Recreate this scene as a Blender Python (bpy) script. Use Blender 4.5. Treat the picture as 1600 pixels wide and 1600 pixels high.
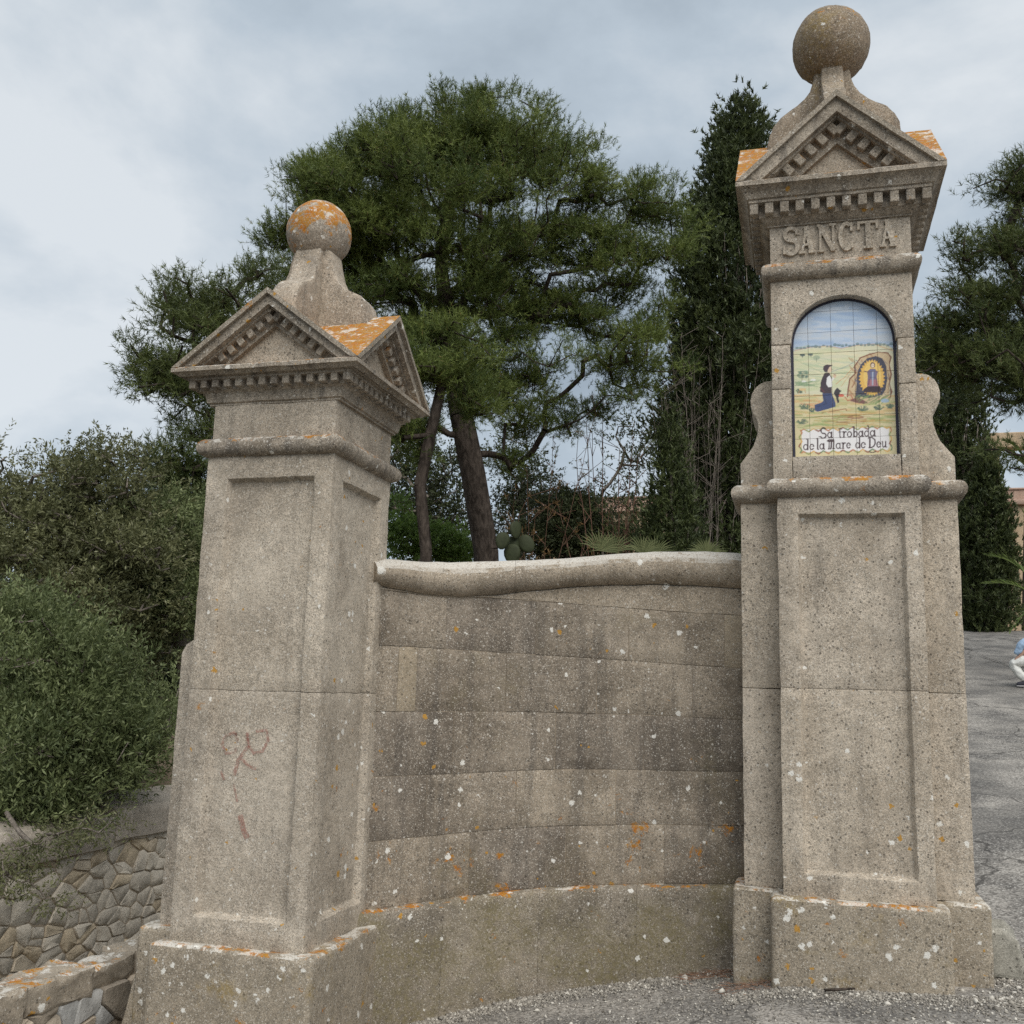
import bpy, bmesh, math, random
import numpy as np
from mathutils import Vector, Matrix, noise as mnoise

for _o in list(bpy.data.objects):
    bpy.data.objects.remove(_o, do_unlink=True)
random.seed(7)
scene = bpy.context.scene
COL = scene.collection

# ------------------------------------------------------------------ camera
FPX, YAW, PITCH, ROLL = 1602.0, math.radians(15.7846), math.radians(9.9478), math.radians(1.70)
def _cam_axes():
    cy, sy, cp, sp, cr, sr = math.cos(YAW), math.sin(YAW), math.cos(PITCH), math.sin(PITCH), math.cos(ROLL), math.sin(ROLL)
    X = np.array([cy, 0, -sy]); Y = np.array([sy, 0, cy]); Z = np.array([0, -1.0, 0])
    Rx = np.array([[1, 0, 0], [0, cp, sp], [0, -sp, cp]]); Rz = np.array([[cr, -sr, 0], [sr, cr, 0], [0, 0, 1]])
    M = Rz @ Rx
    return np.stack([M @ X, M @ Y, M @ Z], axis=1)
CM = _cam_axes()                      # columns: world axes seen from the camera (x right, y down, z forward)
cam_data = bpy.data.cameras.new('camera')
cam_data.sensor_fit = 'HORIZONTAL'; cam_data.sensor_width = 36.0
cam_data.lens = 36.0 * FPX / 1600.0
cam_data.clip_start = 0.05; cam_data.clip_end = 4000
cam = bpy.data.objects.new('camera', cam_data); COL.objects.link(cam)
_r = CM.T @ np.array([1, 0, 0]); _u = CM.T @ np.array([0, -1, 0]); _b = CM.T @ np.array([0, 0, -1])
cam.matrix_world = Matrix(((_r[0], _u[0], _b[0], 0), (_r[1], _u[1], _b[1], 0), (_r[2], _u[2], _b[2], 0), (0, 0, 0, 1)))
scene.camera = cam

# ------------------------------------------------------------------ sky, sun, exposure
SUN_EL, SUN_AZ = math.radians(50), math.radians(146)     # azimuth clockwise from +Y
world = bpy.data.worlds.new('World'); scene.world = world; world.use_nodes = True
wt = world.node_tree; wt.nodes.clear()
def wn(t, **k):
    n = wt.nodes.new(t)
    for a, v in k.items(): setattr(n, a, v)
    return n
w_out = wn('ShaderNodeOutputWorld'); w_mix = wn('ShaderNodeMixShader')
w_sky = wn('ShaderNodeTexSky', sky_type='NISHITA', sun_disc=False, sun_elevation=SUN_EL, sun_rotation=SUN_AZ)
w_bg = wn('ShaderNodeBackground'); w_bg.inputs['Strength'].default_value = 0.07
wt.links.new(w_sky.outputs[0], w_bg.inputs['Color'])
w_tc = wn('ShaderNodeTexCoord'); w_map = wn('ShaderNodeMapping')
w_map.inputs['Scale'].default_value = (1.0, 1.0, 1.7); w_map.inputs['Location'].default_value = (3.1, 0.4, 0.55)
wt.links.new(w_tc.outputs['Generated'], w_map.inputs['Vector'])
w_no = wn('ShaderNodeTexNoise'); w_no.inputs['Scale'].default_value = 2.3; w_no.inputs['Detail'].default_value = 9
w_no.inputs['Roughness'].default_value = 0.54; w_no.inputs['Distortion'].default_value = 0.15
wt.links.new(w_map.outputs[0], w_no.inputs['Vector'])
w_ramp = wn('ShaderNodeValToRGB')
w_ramp.color_ramp.elements[0].position = 0.37; w_ramp.color_ramp.elements[0].color = (0.34, 0.405, 0.47, 1)
w_ramp.color_ramp.elements[1].position = 0.635; w_ramp.color_ramp.elements[1].color = (0.72, 0.765, 0.80, 1)
_e = w_ramp.color_ramp.elements.new(0.5); _e.color = (0.49, 0.565, 0.635, 1)
wt.links.new(w_no.outputs['Fac'], w_ramp.inputs['Fac'])
w_cl = wn('ShaderNodeBackground'); w_cl.inputs['Strength'].default_value = 0.515
wt.links.new(w_ramp.outputs[0], w_cl.inputs['Color'])
w_mix.inputs['Fac'].default_value = 0.93
wt.links.new(w_bg.outputs[0], w_mix.inputs[1]); wt.links.new(w_cl.outputs[0], w_mix.inputs[2])
wt.links.new(w_mix.outputs[0], w_out.inputs['Surface'])

sun_l = bpy.data.lights.new('sun', 'SUN'); sun_l.energy = 1.5; sun_l.angle = math.radians(60); sun_l.color = (1.0, 0.955, 0.89)
sun = bpy.data.objects.new('sun', sun_l); COL.objects.link(sun)
_sd = Vector((math.sin(SUN_AZ) * math.cos(SUN_EL), math.cos(SUN_AZ) * math.cos(SUN_EL), math.sin(SUN_EL)))
sun.rotation_euler = _sd.to_track_quat('Z', 'Y').to_euler(); sun.location = _sd * 60
scene.view_settings.view_transform = 'Standard'; scene.view_settings.look = 'None'
scene.view_settings.exposure = 1.02; scene.view_settings.gamma = 1.0
scene.render.engine = 'CYCLES'; scene.cycles.max_bounces = 6; scene.cycles.transparent_max_bounces = 8
scene.cycles.use_denoising = False

# ------------------------------------------------------------------ helpers: viewing rays used to place far things
def ray(px, py): return CM.T @ np.array([px - 800.0, py - 800.0, FPX])
def at(px, py, d):            # the point seen at a photograph pixel, d metres along the horizontal
    v = ray(px, py); return Vector(v * (d / math.hypot(v[0], v[1])))
def onY(px, py, y):
    v = ray(px, py); return v * (y / v[1])

# ------------------------------------------------------------------ helpers: materials
class NT:
    def __init__(s, name):
        s.m = bpy.data.materials.new(name); s.m.use_nodes = True; s.t = s.m.node_tree; s.t.nodes.clear()
        s.out = s.t.nodes.new('ShaderNodeOutputMaterial')
    def n(s, t, props=None, **inp):
        nd = s.t.nodes.new(t)
        for k, v in (props or {}).items(): setattr(nd, k, v)
        for k, v in inp.items():
            key = k.replace('_', ' ')
            sock = nd.inputs[key] if key in nd.inputs else nd.inputs[int(k[1:])]
            s.put(sock, v)
        return nd
    def put(s, sock, v):
        if isinstance(v, bpy.types.NodeSocket): s.t.links.new(v, sock)
        elif isinstance(v, bpy.types.Node): s.t.links.new(v.outputs[0], sock)
        else:
            if hasattr(v, '__len__') and len(v) == 3 and sock.type == 'RGBA': v = (*v, 1)
            sock.default_value = v
    def math(s, op, a, b=0.0, c=None, clamp=False):
        nd = s.t.nodes.new('ShaderNodeMath'); nd.operation = op; nd.use_clamp = clamp
        s.put(nd.inputs[0], a); s.put(nd.inputs[1], b)
        if c is not None: s.put(nd.inputs[2], c)
        return nd.outputs[0]
    def mix(s, f, a, b, mode='MIX'):
        nd = s.t.nodes.new('ShaderNodeMix'); nd.data_type = 'RGBA'; nd.blend_type = mode
        s.put(nd.inputs[0], f); s.put(nd.inputs[6], a); s.put(nd.inputs[7], b)
        return nd.outputs[2]
    def ramp(s, f, lo, hi, a=0.0, b=1.0):
        nd = s.t.nodes.new('ShaderNodeMapRange'); nd.interpolation_type = 'SMOOTHSTEP'
        s.put(nd.inputs[0], f); s.put(nd.inputs[1], lo); s.put(nd.inputs[2], hi); s.put(nd.inputs[3], a); s.put(nd.inputs[4], b)
        return nd.outputs[0]
    def noise(s, vec, scale, detail=3, rough=0.55, dist=0.0):
        return s.n('ShaderNodeTexNoise', Vector=vec, Scale=scale, Detail=detail, Roughness=rough, Distortion=dist).outputs['Fac']
    def vor(s, vec, scale, rnd=1.0):
        return s.n('ShaderNodeTexVoronoi', Vector=vec, Scale=scale, Randomness=rnd)
    def shift(s, vec, off):
        nd = s.t.nodes.new('ShaderNodeVectorMath'); nd.operation = 'ADD'; s.put(nd.inputs[0], vec); nd.inputs[1].default_value = off
        return nd.outputs[0]
    def scale(s, vec, sc):
        nd = s.t.nodes.new('ShaderNodeVectorMath'); nd.operation = 'MULTIPLY'; s.put(nd.inputs[0], vec); nd.inputs[1].default_value = sc
        return nd.outputs[0]
    def bsdf(s, color, rough=0.9, normal=None, spec=0.3):
        b = s.n('ShaderNodeBsdfPrincipled'); s.put(b.inputs['Base Color'], color); s.put(b.inputs['Roughness'], rough)
        b.inputs['Specular IOR Level'].default_value = spec
        if normal is not None: s.put(b.inputs['Normal'], normal)
        s.t.links.new(b.outputs[0], s.out.inputs['Surface']); return b
    def bump(s, h, strength=0.5, dist=0.01):
        return s.n('ShaderNodeBump', Height=h, Strength=strength, Distance=dist).outputs[0]

def stone_mat(name, c1, c2, orange=0.0, white=0.0, wscale=14.0, top_o=0.0, top_w=0.0, algae=0.0, rnd=0.0, streak=0.0, grain=1.0, yellow=0.0, up_lo=0.25, up_hi=0.7, low_o=0.0):
    t = NT(name)
    geo = t.n('ShaderNodeNewGeometry'); pos = geo.outputs['Position']
    nz = t.n('ShaderNodeSeparateXYZ', Vector=geo.outputs['True Normal']).outputs['Z']
    up = t.ramp(nz, up_lo, up_hi)
    blotch = t.noise(pos, 2.3, 5, 0.6, 0.3)
    mid = t.noise(pos, 17, 4, 0.65)
    col = t.mix(t.ramp(blotch, 0.3, 0.7), c1, c2)
    patch = t.noise(t.shift(pos, (3, 8, 5)), 0.9, 6, 0.62, 0.6)
    col = t.mix(t.math('MULTIPLY', t.ramp(patch, 0.52, 0.68), 0.27), col, (0.19, 0.165, 0.14))
    col = t.mix(1.0, col, t.mix(t.ramp(mid, 0.25, 0.75), (0.82, 0.82, 0.81), (1.14, 1.13, 1.12)), 'MULTIPLY')
    if streak:
        sk = t.noise(t.scale(pos, (6.5, 6.5, 0.55)), 1.6, 4, 0.6)
        col = t.mix(t.math('MULTIPLY', t.ramp(sk, 0.48, 0.72), streak), col, (0.075, 0.07, 0.066))
    if rnd:
        oi = t.n('ShaderNodeObjectInfo').outputs['Random']
        col = t.mix(1.0, col, t.mix(oi, (1 - rnd, 1 - rnd, 1 - rnd * 0.9), (1 + rnd * 0.8, 1 + rnd * 0.75, 1 + rnd * 0.6)), 'MULTIPLY')
    # grains of the coarse sandstone: every grain its own tone, some pale chips, some dark pits
    v1 = t.vor(pos, 170.0); g1 = t.n('ShaderNodeSeparateColor', Color=v1.outputs['Color'])
    gr = t.math('ADD', t.math('MULTIPLY', g1.outputs[0], 0.66 * grain), 1.0 - 0.33 * grain)
    pale = t.ramp(g1.outputs[1], 0.90, 0.93)
    dark = t.ramp(g1.outputs[2], 0.89, 0.92)
    comb = t.n('ShaderNodeCombineColor', Red=gr, Green=gr, Blue=gr).outputs[0]
    gvar = t.ramp(t.noise(t.shift(pos, (8, 3, 1)), 3.1, 4, 0.6), 0.35, 0.65, 0.5, 1.2)
    gvar = t.math('MINIMUM', gvar, 1.0)
    col = t.mix(gvar, col, comb, 'MULTIPLY')
    col = t.mix(t.math('MULTIPLY', pale, 0.62 * grain), col, (0.60, 0.56, 0.49))
    col = t.mix(t.math('MULTIPLY', dark, 0.5 * grain), col, (0.085, 0.075, 0.063))
    v2 = t.vor(pos, 46.0); g2 = t.n('ShaderNodeSeparateColor', Color=v2.outputs['Color'])
    chip = t.math('MULTIPLY', t.math('GREATER_THAN', t.math('ADD', g2.outputs[0], t.math('MULTIPLY', t.math('SUBTRACT', gvar, 0.85), 0.12)), 0.96), t.math('LESS_THAN', v2.outputs['Distance'], 0.34))
    col = t.mix(t.math('MULTIPLY', chip, 0.6), col, (0.66, 0.63, 0.57))
    pit = t.math('MULTIPLY', t.math('GREATER_THAN', g2.outputs[1], 0.915), t.math('LESS_THAN', v2.outputs['Distance'], 0.3))
    col = t.mix(t.math('MULTIPLY', pit, 0.65), col, (0.07, 0.06, 0.05))
    brk = t.noise(pos, 42, 3, 0.7)
    if algae:
        al = t.noise(t.shift(pos, (5, 9, 2)), 1.5, 5, 0.65)
        zz = t.n('ShaderNodeSeparateXYZ', Vector=pos).outputs['Z']
        low = t.ramp(zz, -0.6, -1.9)
        m = t.math('MULTIPLY', t.ramp(t.math('ADD', al, t.math('MULTIPLY', low, 0.16)), 0.56, 0.74), t.ramp(brk, 0.3, 0.62))
        col = t.mix(t.math('MULTIPLY', m, algae), col, (0.19, 0.16, 0.075))
    lo = t.noise(t.shift(pos, (1.7, 3.1, 8.2)), 5.5, 6, 0.68, 0.4)
    if orange or top_o:
        a = t.math('ADD', t.math('MULTIPLY', up, top_o), orange)
        if low_o:
            zz_ = t.n('ShaderNodeSeparateXYZ', Vector=pos).outputs['Z']
            a = t.math('ADD', a, t.math('MULTIPLY', t.math('MULTIPLY', t.ramp(zz_, -0.3, -1.1), t.ramp(t.noise(t.shift(pos, (9, 4, 2)), 1.3, 3), 0.4, 0.62)), low_o))
        m = t.ramp(t.math('ADD', lo, t.math('MULTIPLY', a, 0.26)), 0.70, 0.76)
        m = t.math('MULTIPLY', m, t.ramp(brk, 0.34, 0.5))
        oc = t.mix(t.ramp(mid, 0.35, 0.65), (0.44, 0.15, 0.006), (0.42, 0.20, 0.018))
        col = t.mix(t.math('MULTIPLY', m, 0.88), col, oc)
    if yellow:
        m = t.math('MULTIPLY', t.ramp(t.noise(t.shift(pos, (4, 1, 6)), 3.2, 6, 0.7), 0.62 - yellow * 0.12, 0.72), t.ramp(brk, 0.36, 0.55))
        col = t.mix(t.math('MULTIPLY', m, 0.6), col, (0.30, 0.21, 0.06))
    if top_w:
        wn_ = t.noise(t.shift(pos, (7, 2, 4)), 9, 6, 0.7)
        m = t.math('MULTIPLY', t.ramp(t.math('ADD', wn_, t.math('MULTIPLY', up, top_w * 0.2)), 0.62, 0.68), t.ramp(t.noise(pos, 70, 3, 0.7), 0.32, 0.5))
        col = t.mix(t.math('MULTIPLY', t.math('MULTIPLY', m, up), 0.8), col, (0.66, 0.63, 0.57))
    if white:
        wob_ = t.n('ShaderNodeTexNoise', Vector=pos, Scale=55.0, Detail=3.0).outputs['Color']; v3 = t.vor(t.n('ShaderNodeVectorMath', {'operation': 'MULTIPLY_ADD'}, i0=wob_, i1=(0.035, 0.035, 0.035), i2=pos).outputs[0], wscale); clus = t.noise(t.shift(pos, (2, 5, 1)), 2.6, 3, 0.6); g3 = t.n('ShaderNodeSeparateColor', Color=v3.outputs['Color'])
        pres = t.math('GREATER_THAN', t.math('ADD', g3.outputs[0], t.math('MULTIPLY', t.math('SUBTRACT', clus, 0.5), 1.0)), 1.0 - white)
        rad = t.math('ADD', t.math('MULTIPLY', t.math('MULTIPLY', g3.outputs[1], g3.outputs[1]), 0.30), 0.13)
        rim = t.math('SUBTRACT', t.math('ADD', rad, t.math('MULTIPLY', t.math('SUBTRACT', brk, 0.5), 0.5)), v3.outputs['Distance'])
        m = t.math('MULTIPLY', pres, t.ramp(rim, 0.0, 0.09))
        wc = t.mix(t.math('GREATER_THAN', g3.outputs[2], 0.72), (0.76, 0.74, 0.68), (0.46, 0.25, 0.05)) if orange else (0.76, 0.74, 0.68)
        col = t.mix(t.math('MULTIPLY', m, 0.93), col, wc)
    h = t.math('ADD', t.math('MULTIPLY', g1.outputs[0], 0.5), t.math('ADD', t.math('MULTIPLY', mid, 0.9), t.math('MULTIPLY', pit, -1.2)))
    t.bsdf(col, 0.95, t.bump(h, 0.85, 0.006), 0.15)
    return t.m

def leaf_mat(name, ca, cb, cc=None, trans=0.22, rough=0.55):
    t = NT(name)
    tint = t.n('ShaderNodeAttribute', {'attribute_name': 'tint'}).outputs['Fac']
    col = t.mix(tint, ca, cb)
    if cc is not None: col = t.mix(t.ramp(tint, 0.93, 0.97), col, cc)
    b = t.n('ShaderNodeBsdfPrincipled'); t.put(b.inputs['Base Color'], col); b.inputs['Roughness'].default_value = rough
    b.inputs['Specular IOR Level'].default_value = 0.35
    tr = t.n('ShaderNodeBsdfTranslucent', Color=col)
    ms = t.n('ShaderNodeMixShader', Fac=trans); t.put(ms.inputs[1], b.outputs[0]); t.put(ms.inputs[2], tr.outputs[0])
    t.t.links.new(ms.outputs[0], t.out.inputs['Surface'])
    return t.m

def bark_mat(name, c1, c2, sc=14):
    t = NT(name); pos = t.n('ShaderNodeNewGeometry').outputs['Position']
    n1 = t.noise(t.scale(pos, (1, 1, 0.35)), sc, 5, 0.7, 0.5); n2 = t.noise(pos, 2.0, 3)
    v = t.vor(t.scale(pos, (1, 1, 0.4)), sc * 0.9)
    col = t.mix(t.ramp(n1, 0.35, 0.65), c1, c2)
    col = t.mix(t.math('MULTIPLY', t.ramp(n2, 0.45, 0.7), 0.4), col, c2)
    t.bsdf(col, 0.95, t.bump(t.math('ADD', n1, v.outputs['Distance']), 0.9, 0.03), 0.1)
    return t.m

def plain_mat(name, c, rough=0.7, var=0.25, sc=8, bump=0.2, spec=0.3):
    t = NT(name); pos = t.n('ShaderNodeNewGeometry').outputs['Position']
    n1 = t.noise(pos, sc, 5, 0.6)
    col = t.mix(1.0, c, t.mix(n1, (1 - var,) * 3, (1 + var,) * 3), 'MULTIPLY')
    t.bsdf(col, rough, t.bump(n1, bump, 0.01), spec)
    return t.m

# ------------------------------------------------------------------ helpers: objects
WORLD = {}
def reg(o, mat): WORLD[o.name] = mat
def attach(o, W, parent=None):
    COL.objects.link(o)
    if parent is not None:
        o.parent = parent; o.matrix_parent_inverse = WORLD[parent.name].inverted()
    o.matrix_basis = W; reg(o, W)
    return o
def tag(o, label, cat=None, group=None, kind=None):
    o['label'] = label
    if cat: o['category'] = cat
    if group: o['group'] = group
    if kind: o['kind'] = kind
    return o
def thing(name, label, cat, loc, group=None):
    o = bpy.data.objects.new(name, None); o.empty_display_size = 0.2
    attach(o, Matrix.Translation(Vector(loc))); return tag(o, label, cat, group, 'thing')
def mesh_object(name, me, mat, parent=None, W=None, smooth=False):
    if mat is not None and len(me.materials) == 0: me.materials.append(mat)
    if smooth: me.polygons.foreach_set('use_smooth', [True] * len(me.polygons))
    return attach(bpy.data.objects.new(name, me), W or Matrix.Identity(4), parent)
def build(name, verts, faces, mat, parent=None, smooth=False, kind=None):
    verts = np.asarray(verts, float); c = (verts.min(0) + verts.max(0)) / 2
    me = bpy.data.meshes.new(name); me.from_pydata([tuple(v) for v in verts - c], [], faces); me.update()
    o = mesh_object(name, me, mat, parent, Matrix.Translation(Vector(c)), smooth)
    if kind: o['kind'] = kind
    return o
def from_bm(name, bm, mat, parent=None, smooth=False, auto=None):
    bm.normal_update()
    c = Vector((0, 0, 0))
    if bm.verts:
        lo = Vector([min(v.co[i] for v in bm.verts) for i in range(3)]); hi = Vector([max(v.co[i] for v in bm.verts) for i in range(3)]); c = (lo + hi) / 2
    for v in bm.verts: v.co -= c
    me = bpy.data.meshes.new(name); bm.to_mesh(me); bm.free()
    if auto is not None:
        me.polygons.foreach_set('use_smooth', [True] * len(me.polygons))
        me.set_sharp_from_angle(angle=math.radians(auto))
    return mesh_object(name, me, mat, parent, Matrix.Translation(c), smooth)
def rough_up(bm, amp, sc=9.0, seed=0.0):
    for v in bm.verts:
        p = v.co * sc + Vector((seed, seed * 1.7, seed * 0.3))
        v.co += Vector((mnoise.noise(p), mnoise.noise(p + Vector((31, 7, 3))), mnoise.noise(p + Vector((5, 41, 17))))) * amp
def cuts(bm, step):
    for ax in range(3):
        lo = min(v.co[ax] for v in bm.verts); hi = max(v.co[ax] for v in bm.verts); n = int((hi - lo) / step)
        for k in range(1, n + 1):
            p = [0, 0, 0]; p[ax] = lo + (hi - lo) * k / (n + 1); nn = [0, 0, 0]; nn[ax] = 1
            bmesh.ops.bisect_plane(bm, geom=bm.verts[:] + bm.edges[:] + bm.faces[:], plane_co=p, plane_no=nn)
def bevel_sharp(bm, w, seg=2, ang=35):
    bm.normal_update()
    es = [e for e in bm.edges if len(e.link_faces) == 2 and e.calc_face_angle(0) > math.radians(ang)]
    bmesh.ops.bevel(bm, geom=es, offset=w, segments=seg, profile=0.6, affect='EDGES', clamp_overlap=True)
def bm_box(x0, x1, y0, y1, z0, z1):
    bm = bmesh.new(); bmesh.ops.create_cube(bm, size=1.0)
    for v in bm.verts: v.co = Vector((x0 + (v.co.x + .5) * (x1 - x0), y0 + (v.co.y + .5) * (y1 - y0), z0 + (v.co.z + .5) * (z1 - z0)))
    return bm
def block(name, x0, x1, y0, y1, z0, z1, mat, parent=None, bev=0.014, seg=2, amp=0.004, step=0.16, seed=0.0):
    bm = bm_box(x0, x1, y0, y1, z0, z1); bevel_sharp(bm, bev, seg); cuts(bm, step); rough_up(bm, amp, 8.0, seed); rough_up(bm, amp * 0.6, 31.0, seed + 2)
    return from_bm(name, bm, mat, parent, auto=40)

def outline(rect_pts, per=10):
    """closed rectilinear plan (counter-clockwise): points and outward offset vectors, densified"""
    n = len(rect_pts); P, O = [], []
    for i in range(n):
        a, b, c = Vector(rect_pts[i - 1]), Vector(rect_pts[i]), Vector(rect_pts[(i + 1) % n])
        e0, e1 = (b - a).normalized(), (c - b).normalized()
        n0, n1 = Vector((e0.y, -e0.x)), Vector((e1.y, -e1.x))
        P.append(b); O.append(n0 + n1)
        m = max(2, int((c - b).length / 0.09))
        for k in range(1, m):
            P.append(b.lerp(c, k / m)); O.append(n1)
    return P, O
def sweep(name, plan, prof, mat, parent=None, amp=0.003, seed=0.0, cap_top=True, cap_bot=True, auto=35):
    P, O = outline(plan); n = len(P); verts, faces = [], []
    for off, z in prof:
        for p, o in zip(P, O): verts.append((p.x + o.x * off, p.y + o.y * off, z))
    for k in range(len(prof) - 1):
        for i in range(n):
            j = (i + 1) % n; faces.append((k * n + i, k * n + j, (k + 1) * n + j, (k + 1) * n + i))
    if cap_bot: faces.append(tuple(range(n))[::-1])
    if cap_top: faces.append(tuple((len(prof) - 1) * n + i for i in range(n)))
    bm = bmesh.new(); vs = [bm.verts.new(v) for v in verts]
    for f in faces: bm.faces.new([vs[i] for i in f])
    bmesh.ops.triangulate(bm, faces=[f for f in bm.faces if len(f.verts) > 4])
    rough_up(bm, amp, 9.0, seed)
    return from_bm(name, bm, mat, parent, auto=auto)
def rect(x0, x1, y0, y1): return [(x0, y0), (x1, y0), (x1, y1), (x0, y1)]
def prism(name, pts, axis, a0, a1, mat, parent=None, bev=0.0, amp=0.0, seed=0.0, auto=35, step=None):
    """polygon pts given in the plane across `axis` ('x': (y,z), 'y': (x,z)), extruded from a0 to a1"""
    bm = bmesh.new(); mk = (lambda u, v, a: (a, u, v)) if axis == 'x' else (lambda u, v, a: (u, a, v))
    A = [bm.verts.new(mk(u, v, a0)) for u, v in pts]; B = [bm.verts.new(mk(u, v, a1)) for u, v in pts]; n = len(pts)
    bm.faces.new(A); bm.faces.new(B[::-1])
    for i in range(n): bm.faces.new((A[i], B[i], B[(i + 1) % n], A[(i + 1) % n]))
    bmesh.ops.recalc_face_normals(bm, faces=bm.faces[:])
    if bev: bevel_sharp(bm, bev, 2, 30)
    if step: cuts(bm, step)
    if amp: rough_up(bm, amp, 9, seed)
    return from_bm(name, bm, mat, parent, auto=auto)

# ------------------------------------------------------------------ materials
M_STONE = stone_mat('sandstone', (0.385, 0.33, 0.262), (0.53, 0.465, 0.38), orange=-0.04, white=0.06, wscale=20, streak=0.28, rnd=0.06)
M_STONE_SPOT = stone_mat('sandstone_spotted', (0.385, 0.333, 0.267), (0.53, 0.468, 0.385), orange=0.17, white=0.17, wscale=18, streak=0.16, rnd=0.04)
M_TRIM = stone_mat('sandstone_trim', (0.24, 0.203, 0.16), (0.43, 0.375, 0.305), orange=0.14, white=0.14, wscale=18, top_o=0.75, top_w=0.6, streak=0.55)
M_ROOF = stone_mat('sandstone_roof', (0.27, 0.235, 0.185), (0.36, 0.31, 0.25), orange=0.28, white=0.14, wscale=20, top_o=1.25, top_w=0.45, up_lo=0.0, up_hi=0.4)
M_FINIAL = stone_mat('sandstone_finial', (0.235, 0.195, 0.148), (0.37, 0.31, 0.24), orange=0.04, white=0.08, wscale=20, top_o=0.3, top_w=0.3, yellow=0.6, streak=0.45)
M_FINIAL_L = stone_mat('sandstone_finial_pale', (0.36, 0.305, 0.24), (0.45, 0.385, 0.31), orange=0.02, white=0.07, wscale=18, top_o=0.3, top_w=0.3, streak=0.35)
M_BALL = stone_mat('sandstone_ball_lichen', (0.31, 0.27, 0.22), (0.40, 0.35, 0.29), orange=0.30, white=0.24, wscale=26, top_o=0.92, top_w=0.4, up_lo=-0.75, up_hi=0.35)
M_BALL2 = stone_mat('sandstone_ball', (0.215, 0.17, 0.125), (0.31, 0.25, 0.185), orange=0.16, white=0.10, wscale=22, top_o=0.4, yellow=1.7, streak=0.3, up_lo=-0.3, up_hi=0.8)
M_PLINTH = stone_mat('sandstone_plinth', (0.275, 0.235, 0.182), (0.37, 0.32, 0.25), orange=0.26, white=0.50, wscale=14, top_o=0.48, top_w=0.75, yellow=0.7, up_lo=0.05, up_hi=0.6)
M_WALL = stone_mat('wall_sandstone', (0.19, 0.16, 0.126), (0.35, 0.30, 0.24), orange=0.10, white=0.15, wscale=17, rnd=0.17, streak=0.42, algae=0.4, low_o=0.42)
M_WALLP = stone_mat('wall_plinth_sandstone', (0.185, 0.16, 0.126), (0.30, 0.26, 0.208), orange=0.16, white=0.07, wscale=20, top_o=0.6, top_w=0.4, algae=0.65, rnd=0.06)
M_COPING = stone_mat('coping_sandstone', (0.32, 0.268, 0.205), (0.41, 0.35, 0.275), orange=0.0, white=0.16, wscale=10, top_o=0.15, top_w=1.5, up_lo=0.2, up_hi=0.6)  # whitened tops: pale lichen plus raking light painted into the colour
M_MORTAR = plain_mat('mortar', (0.33, 0.27, 0.20), 0.95, 0.4, 12, 0.5, 0.1)
M_PATCH = stone_mat('pale_patch_stone', (0.33, 0.275, 0.20), (0.38, 0.32, 0.24), orange=-0.1, grain=0.7)

# ------------------------------------------------------------------ ground
def smooth(a, b, x):
    t = min(1.0, max(0.0, (x - a) / (b - a))); return t * t * (3 - 2 * t)
def ground_z(x, y):
    base = -1.72 + 0.21 * min(0.0, max(x, -4.4) + 0.1) + 0.05 * max(0.0, min(x, 3.0))
    base += 0.145 * max(0.0, min(y, 35.5) - 8.2) + 0.02 * max(0.0, min(y, 300) - 35.5)
    low = -2.75 + 0.11 * max(0.0, min(y, 60) - 8.2)
    bank = -1.22 + 0.09 * max(0.0, min(y, 60) - 7.0) + 0.10 * max(0.0, min(-6.6 - x, 25))
    z = base
    k = smooth(-4.55, -4.75, x) * smooth(16, 10, y); z = z * (1 - k) + low * k
    k = smooth(-6.45, -6.65, x) * smooth(40, 25, y); z = z * (1 - k) + bank * k
    return z
def axis_lines(segs):
    out = []
    for a, b, s in segs: out += list(np.arange(a, b, s))
    return np.array(out + [segs[-1][1]])
gx = axis_lines([(-1500, -60, 120), (-60, -12, 3), (-12, -7, 0.5), (-7, -4.2, 0.05), (-4.2, 2, 0.1), (2, 12, 0.5), (12, 60, 4), (60, 1500, 120)])
gy = axis_lines([(-1500, -10, 150), (-10, 4, 1), (4, 9.5, 0.1), (9.5, 14, 0.5), (14, 44, 1.0), (44, 100, 4), (100, 1600, 125)])
def bumpy(x, y): return 0.012 * mnoise.noise(Vector((x * 1.3, y * 1.3, 0))) + 0.004 * mnoise.noise(Vector((x * 6, y * 6, 3)))
gv = [(x, y, ground_z(x, y) + bumpy(x, y)) for y in gy for x in gx]
nx = len(gx)
gf = [(j * nx + i, j * nx + i + 1, (j + 1) * nx + i + 1, (j + 1) * nx + i) for j in range(len(gy) - 1) for i in range(nx - 1)]
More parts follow.
